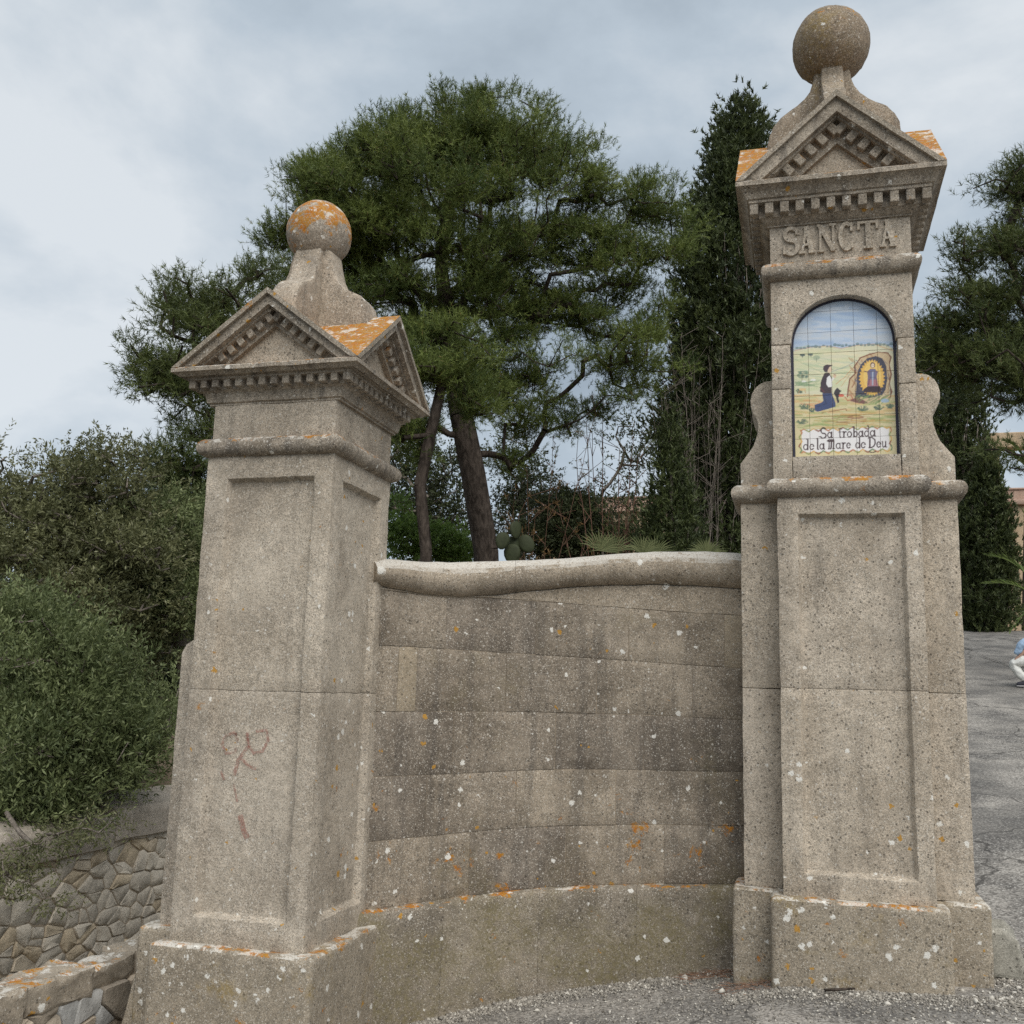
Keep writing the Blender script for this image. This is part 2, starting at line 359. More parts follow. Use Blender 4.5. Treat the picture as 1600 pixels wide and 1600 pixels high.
def ground_mat():
    t = NT('asphalt_and_soil'); pos = t.n('ShaderNodeNewGeometry').outputs['Position']
    sx = t.n('ShaderNodeSeparateXYZ', Vector=pos); X, Y = sx.outputs['X'], sx.outputs['Y']
    n1 = t.noise(pos, 1.4, 5, 0.6); n2 = t.noise(pos, 8, 4, 0.6)
    v = t.vor(pos, 70); g = t.n('ShaderNodeSeparateColor', Color=v.outputs['Color'])
    asp = t.mix(t.ramp(n1, 0.3, 0.7), (0.125, 0.118, 0.11), (0.31, 0.288, 0.258))
    k = t.math('ADD', t.math('MULTIPLY', g.outputs[0], 1.0), 0.5)
    asp = t.mix(1.0, asp, t.n('ShaderNodeCombineColor', Red=k, Green=k, Blue=k).outputs[0], 'MULTIPLY')
    asp = t.mix(t.math('MULTIPLY', t.ramp(g.outputs[1], 0.86, 0.9), 0.7), asp, (0.46, 0.44, 0.40))
    asp = t.mix(t.math('MULTIPLY', t.ramp(n2, 0.55, 0.75), 0.25), asp, (0.07, 0.068, 0.066))
    cr = t.n('ShaderNodeTexVoronoi', {'feature': 'DISTANCE_TO_EDGE'}, Vector=t.n('ShaderNodeVectorMath', {'operation': 'ADD'}, i0=pos, i1=t.n('ShaderNodeTexNoise', Vector=pos, Scale=1.5, Detail=4.0).outputs['Color']).outputs[0], Scale=0.45).outputs['Distance']
    asp = t.mix(t.math('MULTIPLY', t.ramp(cr, 0.012, 0.004), 0.7), asp, (0.05, 0.047, 0.043))
    pt_ = t.noise(t.shift(pos, (6, 2, 0)), 0.55, 3, 0.5)
    asp = t.mix(t.math('MULTIPLY', t.ramp(pt_, 0.5, 0.56), 0.4), asp, (0.11, 0.106, 0.10))
    soil = t.mix(n2, (0.10, 0.075, 0.05), (0.19, 0.15, 0.105))
    soil = t.mix(t.ramp(t.noise(pos, 2.2, 4), 0.5, 0.62), soil, (0.075, 0.085, 0.035))
    far = t.ramp(t.math('ADD', Y, t.math('MULTIPLY', n1, 3.0)), 36.4, 38.0)
    left = t.ramp(t.math('ADD', X, t.math('MULTIPLY', n2, 0.4)), -4.2, -4.5)
    behind = t.math('MULTIPLY', t.ramp(X, 0.35, 0.15), t.ramp(Y, 7.6, 7.7))
    m = t.math('MAXIMUM', t.math('MAXIMUM', far, left), behind)
    col = t.mix(m, asp, soil)
    t.bsdf(col, 0.95, t.bump(t.math('ADD', g.outputs[0], n2), 0.6, 0.008), 0.2)
    return t.m
M_GROUND = ground_mat()
go = build('ground', gv, gf, M_GROUND, smooth=True); go['kind'] = 'structure'

# ------------------------------------------------------------------ gate pillars
def shaft_blocks(parent, x0, x1, y0, y1, z0, z1, seam, panels, mat_lo, mat_hi, seed):
    """square shaft with sunk panels on the given faces, cut into two courses at the seam"""
    def shell():
        bm = bmesh.new()
        def quad(pts): bm.faces.new([bm.verts.new(p) for p in pts])
        def face(mk, a0, a1, panel):
            if panel is None:
                quad([mk(a0, z0, 0), mk(a1, z0, 0), mk(a1, z1, 0), mk(a0, z1, 0)]); return
            p0, p1, q0, q1 = panel
            O = [(a0, z0), (a1, z0), (a1, z1), (a0, z1)]; I = [(p0, q0), (p1, q0), (p1, q1), (p0, q1)]
            s = 1 if a1 > a0 else -1; e, d = 0.022, 0.046
            J = [(p0 + e * s, q0 + e), (p1 - e * s, q0 + e), (p1 - e * s, q1 - e), (p0 + e * s, q1 - e)]
            for i in range(4):
                j = (i + 1) % 4
                quad([mk(*O[i], 0), mk(*O[j], 0), mk(*I[j], 0), mk(*I[i], 0)])
                quad([mk(*I[i], 0), mk(*I[j], 0), mk(*J[j], d), mk(*J[i], d)])
            quad([mk(*J[i], d) for i in range(4)])
        face(lambda a, z, d: (a, y0 + d, z), x0, x1, panels.get('front'))
        face(lambda a, z, d: (x1 - d, a, z), y0, y1, panels.get('right'))
        face(lambda a, z, d: (a, y1 - d, z), x1, x0, None)
        face(lambda a, z, d: (x0 + d, a, z), y1, y0, None)
        quad([(x0, y0, z1), (x1, y0, z1), (x1, y1, z1), (x0, y1, z1)]); quad([(x0, y1, z0), (x1, y1, z0), (x1, y0, z0), (x0, y0, z0)])
        bmesh.ops.remove_doubles(bm, verts=bm.verts[:], dist=0.0005); bmesh.ops.recalc_face_normals(bm, faces=bm.faces[:])
        return bm
    for part, zz, keep, mat in (('lo', seam - 0.001, 1, mat_lo), ('hi', seam + 0.001, -1, mat_hi)):
        bm = shell()
        r = bmesh.ops.bisect_plane(bm, geom=bm.verts[:] + bm.edges[:] + bm.faces[:], plane_co=(0, 0, zz), plane_no=(0, 0, keep), clear_outer=True)
        bmesh.ops.holes_fill(bm, edges=[e for e in bm.edges if e.is_boundary], sides=0)
        bmesh.ops.triangulate(bm, faces=[f for f in bm.faces if len(f.verts) > 4])
        bm.normal_update()
        es = [e for e in bm.edges if len(e.link_faces) == 2 and e.calc_face_angle(0) > 0.6]
        bmesh.ops.bevel(bm, geom=es, offset=0.0045, segments=2, profile=0.6, affect='EDGES', clamp_overlap=True)
        cuts(bm, 0.10); rough_up(bm, 0.006, 9, seed); rough_up(bm, 0.0035, 33, seed)
        from_bm('shaft_block', bm, mat, parent, auto=40)

def half_round(z0, z1, out, n=8, base=0.0):
    pr = [(-0.05, z0)]
    for k in range(n + 1):
        a = -math.pi / 2 + math.pi * k / n
        pr.append((base + out * math.cos(a), (z0 + z1) / 2 + (z1 - z0) / 2 * math.sin(a)))
    return pr + [(-0.05, z1)]

DENTIL = {}
def dentil_mesh(key, w, d, h, mat):
    if key not in DENTIL:
        L = []
        for s in range(4):
            bm = bm_box(-w / 2, w / 2, -d, 0.012, -h, 0.01); bevel_sharp(bm, 0.004, 1); rough_up(bm, 0.0028, 22, s * 3.3)
            me = bpy.data.meshes.new('dentil'); bm.to_mesh(me); bm.free(); me.materials.append(mat); L.append(me)
        DENTIL[key] = L
    return random.choice(DENTIL[key])

def entablature(parent, cx, cy, hs, z, lip, pitch, rise, mats, seed, finial, ball, ball_r, ball_z, fin_t, neck_z, ball_mat, pk_=(0.24, 0.275, 0.125, 0.53, 0.5)):
    """cornice with dentils, four pediments over a crossed gable roof, curved finial and ball. z = (frieze top, dentil bottom, dentil top, corona bottom, cornice top)"""
    m_trim, m_roof, m_fin = mats
    zf, zd0, zd1, zc, zt = z; h = hs + lip
    plan = rect(cx - hs, cx + hs, cy - hs, cy + hs)
    prof = [(-0.04, zf), (0.016, zf), (0.016, zf + 0.012), (0.03, zf + 0.018), (0.045, zd0 - 0.02), (0.062, zd0 - 0.006), (0.07, zd0 - 0.006), (0.07, zd1),
            (lip * 0.62, zd1), (lip * 0.62, zd1 + 0.022), (lip * 0.68, zd1 + 0.026), (lip * 0.72, zd1 + 0.045), (lip * 0.80, zc - 0.02), (lip * 0.93, zc), (lip, zc), (lip, zt - 0.006), (lip - 0.008, zt), (-0.05, zt + 0.004)]
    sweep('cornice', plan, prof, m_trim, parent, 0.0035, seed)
    # dentils of the horizontal cornice
    dw, dd = pitch * 0.55, lip * 0.62 - 0.075
    reach = hs + 0.068
    for side in range(3):
        ang = (0, math.pi / 2, -math.pi / 2)[side]
        half = reach + dd - dw / 2; n = int(round(2 * half / pitch)); pk = 2 * half / n
        for k in range(0 if side == 0 else 1, n + 1 if side == 0 else n):
            u = -half + k * pk
            loc = Matrix.Translation((cx, cy, 0)) @ Matrix.Rotation(ang, 4, 'Z') @ Matrix.Translation((u, -reach, zd1))
            mesh_object('dentil', dentil_mesh(parent.name + 'h', dw, dd, zd1 - zd0, m_trim), None, parent, loc)
    # pediments
    m = rise / h; ca = 1 / math.sqrt(1 + m * m)
    def chevron(s0, s1, proj, side, name, mat, solid=False, amp=0.003):
        zb = zt + 0.002
        pts = [(-(rise - s0) / m, zb), (0, zb + rise - s0), ((rise - s0) / m, zb)]
        if not solid: pts += [((rise - s1) / m, zb), (0, zb + rise - s1), (-(rise - s1) / m, zb)]
        bm = bmesh.new(); A = [bm.verts.new((u, -proj, v)) for u, v in pts]; B = [bm.verts.new((u, 0.0, v)) for u, v in pts]; n = len(pts)
        bm.faces.new(A); bm.faces.new(B[::-1])
        for i in range(n): bm.faces.new((A[i], B[i], B[(i + 1) % n], A[(i + 1) % n]))
        for nx_ in (1, -1):
            bmesh.ops.bisect_plane(bm, geom=bm.verts[:] + bm.edges[:] + bm.faces[:], plane_co=(0, 0.0, 0), plane_no=(nx_, 1, 0), clear_outer=True)
            bmesh.ops.holes_fill(bm, edges=[e for e in bm.edges if e.is_boundary], sides=0)
        bmesh.ops.recalc_face_normals(bm, faces=bm.faces[:])
        bmesh.ops.triangulate(bm, faces=[f for f in bm.faces if len(f.verts) > 4])
        cuts(bm, 0.12)
        bm.transform(Matrix.Translation((cx, cy, 0)) @ Matrix.Rotation(side * math.pi / 2, 4, 'Z'))
        rough_up(bm, amp, 9, seed + 5)
        return from_bm(name, bm, mat, parent, auto=30)
    e = rise * 0.075
    for side in range(4):
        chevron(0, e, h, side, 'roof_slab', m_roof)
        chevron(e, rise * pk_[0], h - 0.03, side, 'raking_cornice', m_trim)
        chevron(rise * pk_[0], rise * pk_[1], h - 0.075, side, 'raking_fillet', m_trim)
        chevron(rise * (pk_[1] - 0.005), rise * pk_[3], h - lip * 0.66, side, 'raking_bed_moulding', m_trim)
        chevron(rise * pk_[4], 1, h - lip * 0.86, side, 'tympanum', M_STONE, True)
        if side == 2: continue
        # raking dentils
        al = math.atan(m); L = (rise * (1 - pk_[1] - pk_[2] * 0.6)) / m / ca; n = int((L - pitch * 0.3) / (pitch * 0.98))
        for sg in (-1, 1):
            for k in range(n):
                dist = pitch * 0.62 + k * pitch * 0.98
                u = sg * dist * ca; v = zt + rise * (1 - pk_[1]) - dist * math.sin(al) * 1.0
                loc = (Matrix.Translation((cx, cy, 0)) @ Matrix.Rotation(side * math.pi / 2, 4, 'Z') @ Matrix.Translation((u, -(h - lip * 0.66), v))
                       @ Matrix.Rotation(sg * al, 4, 'Y'))
                mesh_object('dentil', dentil_mesh(parent.name + 'r', dw, lip * 0.62 - 0.085, rise * pk_[2], m_trim), None, parent, loc)
    # finial: two crossing scrolled fins, then the ball
    fl = []
    for (u, v) in finial: fl.append((u, v))
    poly = [(-u, v) for u, v in fl] + [(u, v) for u, v in fl[::-1]]
    for ax, k in (('y', 0.0), ('x', 0.0006)):
        pts = [((cx if ax == 'y' else cy) + u, v + k) for u, v in poly]
        c = cy if ax == 'y' else cx
        prism('finial_scroll', pts, ax, c - fin_t / 2, c + fin_t / 2, m_fin, parent, bev=0.02, amp=0.012, seed=seed + 9, step=0.06)
    block('finial_collar', cx - fin_t * 0.53, cx + fin_t * 0.53, cy - fin_t * 0.53, cy + fin_t * 0.53, neck_z - 0.12, neck_z + 0.06, m_fin, parent, 0.02, 2, 0.004, 0.08, seed)
    bm = bmesh.new(); bmesh.ops.create_icosphere(bm, subdivisions=5, radius=ball_r)
    for v in bm.verts: v.co += Vector((cx, cy, ball_z)) ; 
    rough_up(bm, 0.011, 5, seed); rough_up(bm, 0.004, 30, seed)
    from_bm(ball, bm, ball_mat, parent, smooth=True)

# ---- the tall pillar with the inscription and the tile picture
RP = thing('gate_pillar', 'tall stone gate pillar carved SANCTA with arched tile picture', 'pillar', (0.32, 7.42, -1.70))
RY = 6.974
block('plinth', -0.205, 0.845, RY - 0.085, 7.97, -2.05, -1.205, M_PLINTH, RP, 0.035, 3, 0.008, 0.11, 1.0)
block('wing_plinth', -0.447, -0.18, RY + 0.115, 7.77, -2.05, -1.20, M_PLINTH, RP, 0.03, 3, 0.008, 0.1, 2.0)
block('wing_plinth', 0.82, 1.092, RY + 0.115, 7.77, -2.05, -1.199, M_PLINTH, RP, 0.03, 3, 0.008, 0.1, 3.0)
shaft_blocks(RP, -0.128, 0.772, RY, 7.874, -1.206, 1.345, 0.08, {'front': (0.0, 0.67, -1.07, 1.218)}, M_STONE, M_STONE, 2.0)
for a, b, s in ((-0.378, -0.11, 4), (0.755, 1.018, 5)):
    block('wing_block', a, b, RY + 0.2, 7.68, -1.2, 0.072, M_STONE, RP, 0.008, 2, 0.004, 0.14, s)
    block('wing_block', a, b, RY + 0.2, 7.68, 0.074, 1.345, M_STONE, RP, 0.008, 2, 0.004, 0.14, s + 0.5)
cross = [(-0.128, RY), (0.772, RY), (0.772, RY + 0.2), (1.018, RY + 0.2), (1.018, 7.68), (0.772, 7.68), (0.772, 7.874), (-0.128, 7.874), (-0.128, 7.68), (-0.378, 7.68), (-0.378, RY + 0.2), (-0.128, RY + 0.2)]
sweep('torus_moulding', cross, half_round(1.335, 1.465, 0.062), M_TRIM, RP, 0.004, 1.1, auto=50)
# scrolled shoulders on the wings
for sg, ox in ((-1, -0.135), (1, 0.775)):
    prof = [(0, 1.46), (0.24, 1.46), (0.242, 1.625), (0.225, 1.645), (0.185, 1.70), (0.152, 1.745), (0.13, 1.80), (0.118, 1.86), (0.117, 1.905), (0.128, 1.945), (0.152, 1.985), (0.166, 2.03), (0.168, 2.075), (0.158, 2.125), (0.135, 2.168), (0.10, 2.198), (0.06, 2.212), (0, 2.214)]
    pts = [(ox + sg * u, v) for u, v in prof]
    prism('wing_scroll', pts, 'y', RY + 0.205, 7.66, M_STONE, RP, bev=0.008, amp=0.003, seed=sg, step=0.12)
# upper stage round the arched niche
UX0, UX1, UZ0, UZ1, ND = -0.15, 0.772, 1.462, 2.866, 0.085
block('upper_core', UX0 + 0.004, UX1 - 0.004, RY + ND + 0.03, 7.88, UZ0, UZ1, M_STONE, RP, 0.006, 1, 0.002, 0.2, 7)
NX0, NX1, NZ0, NZS, NZT = -0.018, 0.658, 1.612, 2.405, 2.735
block('niche_sill', NX0 - 0.004, NX1 + 0.004, RY, RY + ND + 0.03, UZ0, NZ0, M_STONE, RP, 0.006, 2, 0.003, 0.1, 8)
for a, b, joints, s in ((UX0, NX0 - 0.008, (1.462, 2.09, 2.405), 9), (NX1 + 0.008, UX1, (1.462, 2.09, 2.405), 10)):
    for k in range(len(joints) - 1):
        block('jamb_stone', a, b, RY, RY + ND + 0.03, joints[k], joints[k + 1] - 0.004, M_STONE, RP, 0.006, 2, 0.003, 0.1, s + k)
arc = []
for k in range(25):
    a = math.pi * k / 24
    arc.append(((NX0 + NX1) / 2 - (NX1 - NX0) / 2 * math.cos(a), NZS + (NZT - NZS) * math.sin(a) ** 0.92))
bm = bmesh.new()
def _arch(y, g=0.0):
    A = [bm.verts.new((x, y, z)) for x, z in arc]
    T = [bm.verts.new((UX0 + (UX1 - UX0) * k / 24, y, UZ1)) for k in range(25)]
    L = bm.verts.new((UX0, y, NZS)); R = bm.verts.new((UX1, y, NZS)); return A, T, L, R
A0, T0, L0, R0 = _arch(RY); A1, T1, L1, R1 = _arch(RY + ND + 0.03)
for A, T, L, R in ((A0, T0, L0, R0), (A1, T1, L1, R1)):
    for k in range(24): bm.faces.new((A[k], A[k + 1], T[k + 1], T[k]))
    bm.faces.new((L, A[0], T[0])); bm.faces.new((R, T[24], A[24]))
for k in range(24):
    bm.faces.new((A0[k], A1[k], A1[k + 1], A0[k + 1])); bm.faces.new((T0[k], T0[k + 1], T1[k + 1], T1[k]))
bm.faces.new((L0, T0[0], T1[0], L1)); bm.faces.new((R0, R1, T1[24], T0[24])); bm.faces.new((L0, L1, A1[0], A0[0])); bm.faces.new((R0, A0[24], A1[24], R1))
bmesh.ops.recalc_face_normals(bm, faces=bm.faces[:]); bevel_sharp(bm, 0.006, 2, 50)
from_bm('arch_stone', bm, M_STONE, RP, auto=35)
sweep('torus_moulding', rect(UX0, UX1, RY, 7.89), half_round(2.862, 2.992, 0.062), M_TRIM, RP, 0.004, 2.2, auto=50)
block('frieze', UX0, UX1 + 0.004, RY, 7.89, 2.985, 3.272, M_STONE, RP, 0.006, 2, 0.002, 0.2, 12)
entablature(RP, 0.311, 7.435, 0.461, (3.262, 3.318, 3.398, 3.492, 3.53), 0.22, 0.1035, 0.605, (M_TRIM, M_ROOF, M_FINIAL), 3.0,
            [(0.475, 3.86), (0.475, 4.12), (0.465, 4.20), (0.435, 4.27), (0.385, 4.325), (0.32, 4.365), (0.255, 4.405), (0.20, 4.455), (0.16, 4.52), (0.135, 4.60), (0.122, 4.70), (0.0, 4.73)],
            'ball', 0.287, 4.91, 0.155, 4.66, M_BALL2)

# raised letters
def ribbon(bm, pts, w0, w1, depth, y):
    """flat stroke along pts (x,z), width from w0 to w1, standing `depth` proud of the plane y"""
    n = len(pts); L, R = [], []
    for i, p in enumerate(pts):
        a = Vector(pts[max(0, i - 1)]); b = Vector(pts[min(n - 1, i + 1)]); d = (b - a).normalized(); nn = Vector((-d.y, d.x))
        w = (w0 + (w1 - w0) * i / max(1, n - 1)) / 2; p = Vector(p)
        L.append(p + nn * w); R.append(p - nn * w)
    loop = L + R[::-1]; m = len(loop)
    F = [bm.verts.new((p.x, y - depth, p.y)) for p in loop]; B = [bm.verts.new((p.x, y + 0.006, p.y)) for p in loop]
    for i in range(n - 1):
        bm.faces.new((F[i], F[i + 1], F[m - 2 - i], F[m - 1 - i]))
    for i in range(m): bm.faces.new((F[i], B[i], B[(i + 1) % m], F[(i + 1) % m]))
def arc_pts(cx, cz, rx, rz, a0, a1, n=14):
    return [(cx + rx * math.cos(math.radians(a0 + (a1 - a0) * k / n)), cz + rz * math.sin(math.radians(a0 + (a1 - a0) * k / n))) for k in range(n + 1)]
LZ, LH = 3.05, 0.198
def letter(ch, x0, x1):
    bm = bmesh.new(); w = x1 - x0; X = lambda u: x0 + u * w; Z = lambda v: LZ + v * LH; T, t = 0.032, 0.016
    dd = [0.020]
    def st(pts, a=T, b=None):
        dd[0] += 0.0006; ribbon(bm, [(X(u), Z(v)) for u, v in pts], a, b or a, dd[0], RY)
    if ch == 'S':
        top = arc_pts(0.5, 0.745, 0.40, 0.225, 35, 262, 14); bot = arc_pts(0.5, 0.265, 0.42, 0.255, 82, -150, 14)
        st(top + bot[1:], 0.027); st([(0.88, 0.97), (0.86, 0.72)], 0.016); st([(0.06, 0.32), (0.05, 0.02)], 0.016)
    elif ch == 'A':
        st([(0.20, 0.04), (0.50, 0.99)], t); st([(0.46, 0.99), (0.80, 0.04)], T); st([(0.27, 0.31), (0.68, 0.31)], t)
        st([(0.0, 0.03), (0.38, 0.03)], t); st([(0.58, 0.03), (1.0, 0.03)], t)
    elif ch == 'N':
        st([(0.16, 0.03), (0.16, 0.97)], t); st([(0.16, 0.96), (0.84, 0.03)], T); st([(0.84, 0.0), (0.84, 0.97)], t)
        st([(0.0, 0.03), (0.34, 0.03)], t); st([(0.66, 0.97), (1.0, 0.97)], t); st([(0.0, 0.97), (0.2, 0.97)], t)
    elif ch == 'C':
        st(arc_pts(0.56, 0.5, 0.46, 0.47, 52, 318, 22), 0.026); st([(0.93, 1.0), (0.93, 0.68)], t); st([(0.92, 0.2), (0.95, 0.05)], t)
    elif ch == 'T':
        st([(0.5, 0.0), (0.5, 0.97)], T); st([(0.0, 0.95), (1.0, 0.95)], t * 1.1); st([(0.045, 1.0), (0.045, 0.70)], t); st([(0.955, 1.0), (0.955, 0.70)], t); st([(0.26, 0.03), (0.74, 0.03)], t)
    bmesh.ops.recalc_face_normals(bm, faces=bm.faces[:])
    return from_bm('letter', bm, M_STONE, RP)
for ch, a, b in (('S', -0.058, 0.045), ('A', 0.046, 0.152), ('N', 0.168, 0.294), ('C', 0.312, 0.40), ('T', 0.436, 0.566), ('A', 0.574, 0.682)):
    letter(ch, a, b)['label'] = 'raised stone letter ' + ch

# ---- painted tile picture
TY = RY + ND - 0.004
SSX = 2
PXM = 290.0                                   # paint cells per metre
px0, px1, pz0, pz1 = -0.055, 0.695, 1.60, 2.76
CW, CH = int((px1 - px0) * PXM * SSX), int((pz1 - pz0) * PXM * SSX)
canvas = np.zeros((CH, CW, 3)) + 0.9
XX, ZZ = np.meshgrid(px0 + (np.arange(CW) + 0.5) / (PXM * SSX), pz0 + (np.arange(CH) + 0.5) / (PXM * SSX))
def q8(p):                                    # sketch coordinates -> metres on the panel
    v = onY(1220 + p[0] / 5.926, 460 + p[1] / 5.926, TY); return (v[0], v[2])
def srgb(c): return tuple(((v / 255.0) / 12.92 if v / 255.0 <= 0.04045 else ((v / 255.0 + 0.055) / 1.055) ** 2.4) for v in c)
prng = np.random.default_rng(5)
def lay(mask, c, a=1.0):
    c = np.array(srgb(c)); canvas[:] = canvas * (1 - (mask * a)[..., None]) + c * (mask * a)[..., None]
def fill(pts, c, a=1.0):
    P = [q8(p) for p in pts]; inside = np.zeros((CH, CW), bool); n = len(P)
    for i in range(n):
        (x1, y1), (x2, y2) = P[i], P[(i + 1) % n]
        if y1 == y2: continue
        inside ^= ((y1 > ZZ) != (y2 > ZZ)) & (XX < (x2 - x1) * (ZZ - y1) / (y2 - y1) + x1)
    lay(inside.astype(float), c, a)
def line(pts, w, c, a=1.0, taper=False):
    P = [q8(p) for p in pts]; w = w / 5.926 * 0.00411 / 2
    m = np.zeros((CH, CW))
    for (x1, y1), (x2, y2) in zip(P[:-1], P[1:]):
        bx0, bx1 = min(x1, x2) - w * 2, max(x1, x2) + w * 2; bz0, bz1 = min(y1, y2) - w * 2, max(y1, y2) + w * 2
        i0, i1 = max(0, int((bx0 - px0) * PXM * SSX)), min(CW, int((bx1 - px0) * PXM * SSX) + 2)
        j0, j1 = max(0, int((bz0 - pz0) * PXM * SSX)), min(CH, int((bz1 - pz0) * PXM * SSX) + 2)
        if i0 >= i1 or j0 >= j1: continue
        x, z = XX[j0:j1, i0:i1], ZZ[j0:j1, i0:i1]; dx, dz = x2 - x1, y2 - y1; l2 = dx * dx + dz * dz + 1e-12
        tt = np.clip(((x - x1) * dx + (z - y1) * dz) / l2, 0, 1); d = np.hypot(x - x1 - tt * dx, z - y1 - tt * dz)
        m[j0:j1, i0:i1] = np.maximum(m[j0:j1, i0:i1], np.clip((w - d) * PXM * SSX + 0.5, 0, 1))
    lay(m, c, a)
def ell(cx, cy, rx, ry, c, a=1.0, rot=0, n=20):
    r = math.radians(rot)
    fill([(cx + rx * math.cos(2 * math.pi * k / n) * math.cos(r) - ry * math.sin(2 * math.pi * k / n) * math.sin(r), cy + rx * math.cos(2 * math.pi * k / n) * math.sin(r) + ry * math.sin(2 * math.pi * k / n) * math.cos(r)) for k in range(n)], c, a)
def wash(x0, y0, x1, y1, c, n, l, w, a, slope=0.0):
    for _ in range(n):
        x, y = prng.uniform(x0, x1), prng.uniform(y0, y1); L = l * prng.uniform(0.5, 1.4); s = slope + prng.uniform(-0.12, 0.12)
        line([(x - L / 2, y - s * L / 2), (x, y + prng.uniform(-3, 3)), (x + L / 2, y + s * L / 2)], w * prng.uniform(0.5, 1.4), c, a)
# sky and hills
fill([(0, 0), (1185, 0), (1185, 600), (0, 600)], (176, 200, 226))
wash(100, 90, 1080, 470, (150, 182, 222), 60, 260, 26, 0.35); wash(100, 90, 1080, 470, (206, 216, 228), 50, 260, 24, 0.4); wash(130, 300, 1080, 470, (198, 206, 214), 30, 260, 26, 0.4)
fill([(100, 530), (250, 500), (420, 480), (560, 505), (700, 475), (850, 462), (960, 455), (1080, 520), (1100, 1130), (100, 1130)], (222, 218, 180))
wash(120, 505, 700, 900, (206, 214, 158), 60, 240, 24, 0.4, -0.12); wash(120, 520, 1050, 800, (238, 226, 176), 50, 220, 24, 0.45, 0.05); wash(150, 560, 700, 800, (176, 200, 160), 26, 190, 10, 0.5, 0.18)
line([(130, 520), (280, 490), (430, 478), (560, 500), (690, 474), (860, 460), (1040, 520)], 7, (222, 160, 90), 0.8)
for k in range(26):
    x = 150 + k * 35; y = 492 - 30 * math.sin(min(1, k / 24) * 1.6) + prng.uniform(-8, 10)
    ell(x, y, prng.uniform(12, 24), prng.uniform(7, 16), (104, 138, 140), 0.75); line([(x - 12, y + 8), (x + 14, y + 7)], 5, (60, 84, 100), 0.7)
line([(470, 720), (640, 650), (700, 610)], 7, (110, 140, 150), 0.6); line([(510, 830), (600, 760), (700, 640), (800, 560)], 6, (216, 140, 60), 0.85); line([(560, 850), (640, 740), (720, 620)], 5, (216, 150, 80), 0.7)
line([(130, 600), (250, 660), (380, 720)], 5, (130, 160, 120), 0.6); line([(330, 700), (560, 690), (680, 650)], 5, (126, 156, 150), 0.6)
for x, y in ((200, 560), (275, 555)):
    ell(x, y, 26, 12, (70, 96, 96), 0.9); line([(x, y), (x + 4, y + 26)], 5, (70, 80, 80), 0.9)
ell(330, 585, 30, 22, (150, 172, 140), 0.7); line([(330, 590), (330, 625)], 4, (90, 110, 90), 0.8)
# ground bands
fill([(100, 930), (330, 925), (560, 935), (760, 960), (1080, 930), (1100, 1520), (100, 1540)], (220, 206, 150))
wash(120, 930, 1070, 1120, (226, 178, 100), 46, 150, 16, 0.55); wash(120, 960, 1070, 1230, (178, 186, 104), 60, 150, 15, 0.5); wash(300, 1060, 1060, 1240, (204, 160, 62), 46, 150, 13, 0.55); wash(120, 1110, 1070, 1260, (150, 170, 88), 44, 120, 13, 0.5)
wash(150, 980, 420, 1060, (226, 150, 84), 10, 120, 12, 0.6); wash(340, 1130, 780, 1190, (160, 100, 50), 14, 120, 7, 0.7)
line([(610, 1140), (690, 1118), (770, 1135), (690, 1150), (620, 1142)], 6, (150, 90, 44), 0.9)
for x, y, r in ((215, 1050, 60), (200, 1190, 55), (760, 1068, 55), (910, 1055, 50), (180, 900, 40), (1010, 1040, 40), (290, 1075, 34)):
    for k in range(16):
        a = prng.uniform(-2.9, -0.2); line([(x + prng.uniform(-r * 0.6, r * 0.6), y + 12), (x + r * math.cos(a), y + r * 0.62 * math.sin(a))], 8, (74, 96, 88) if k % 2 else (110, 136, 92), 0.75)
# bush with lambs at the left
for k in range(26): ell(205 + prng.uniform(-48, 48), 740 + prng.uniform(-28, 34), 14, 8, (110, 148, 116) if k % 2 else (84, 120, 104), 0.7)
line([(200, 740), (196, 810)], 7, (110, 100, 70), 0.9)
wash(150, 800, 340, 850, (120, 160, 110), 22, 60, 10, 0.6); ell(215, 805, 24, 11, (232, 232, 220)); ell(300, 792, 27, 12, (236, 236, 224)); ell(200, 880, 34, 14, (230, 196, 130)); line([(170, 895), (165, 915)], 6, (200, 150, 90)); line([(225, 890), (230, 912)], 6, (200, 150, 90))
# the cave, its glow and the seated figure
fill([(640, 1000), (625, 880), (640, 780), (690, 730), (690, 660), (740, 590), (810, 560), (900, 535), (990, 548), (1020, 580), (1005, 650), (1020, 740), (1000, 830), (1005, 900), (990, 960), (800, 1010), (700, 1000)], (214, 184, 134))
wash(640, 560, 1010, 960, (190, 140, 84), 26, 60, 12, 0.6, 1.2); wash(640, 560, 1010, 960, (226, 206, 160), 26, 60, 10, 0.6, -1.0)
line([(620, 950), (625, 880), (640, 780), (690, 730), (685, 660), (740, 585), (810, 560), (900, 533), (990, 545), (1022, 580), (1005, 650), (1025, 740), (1005, 830), (1030, 900), (1010, 960)], 12, (140, 80, 46))
line([(660, 860), (700, 770), (720, 700)], 12, (160, 100, 56), 0.8); line([(590, 950), (620, 985), (665, 970), (650, 930), (610, 935)], 8, (190, 96, 50))
fill([(690, 960), (700, 830), (705, 740), (740, 650), (800, 590), (880, 570), (940, 590), (975, 660), (985, 780), (970, 880), (940, 930), (830, 960), (740, 950), (720, 1000)], (66, 66, 84))
wash(690, 600, 980, 930, (98, 98, 120), 40, 40, 9, 0.6, 1.0)
star = []
for k in range(60):
    a = 2 * math.pi * k / 60; r = 1.0 if k % 2 else 0.86; star.append((845 + 122 * r * math.cos(a), 775 + (178 if math.sin(a) < 0 else 172) * r * math.sin(a)))
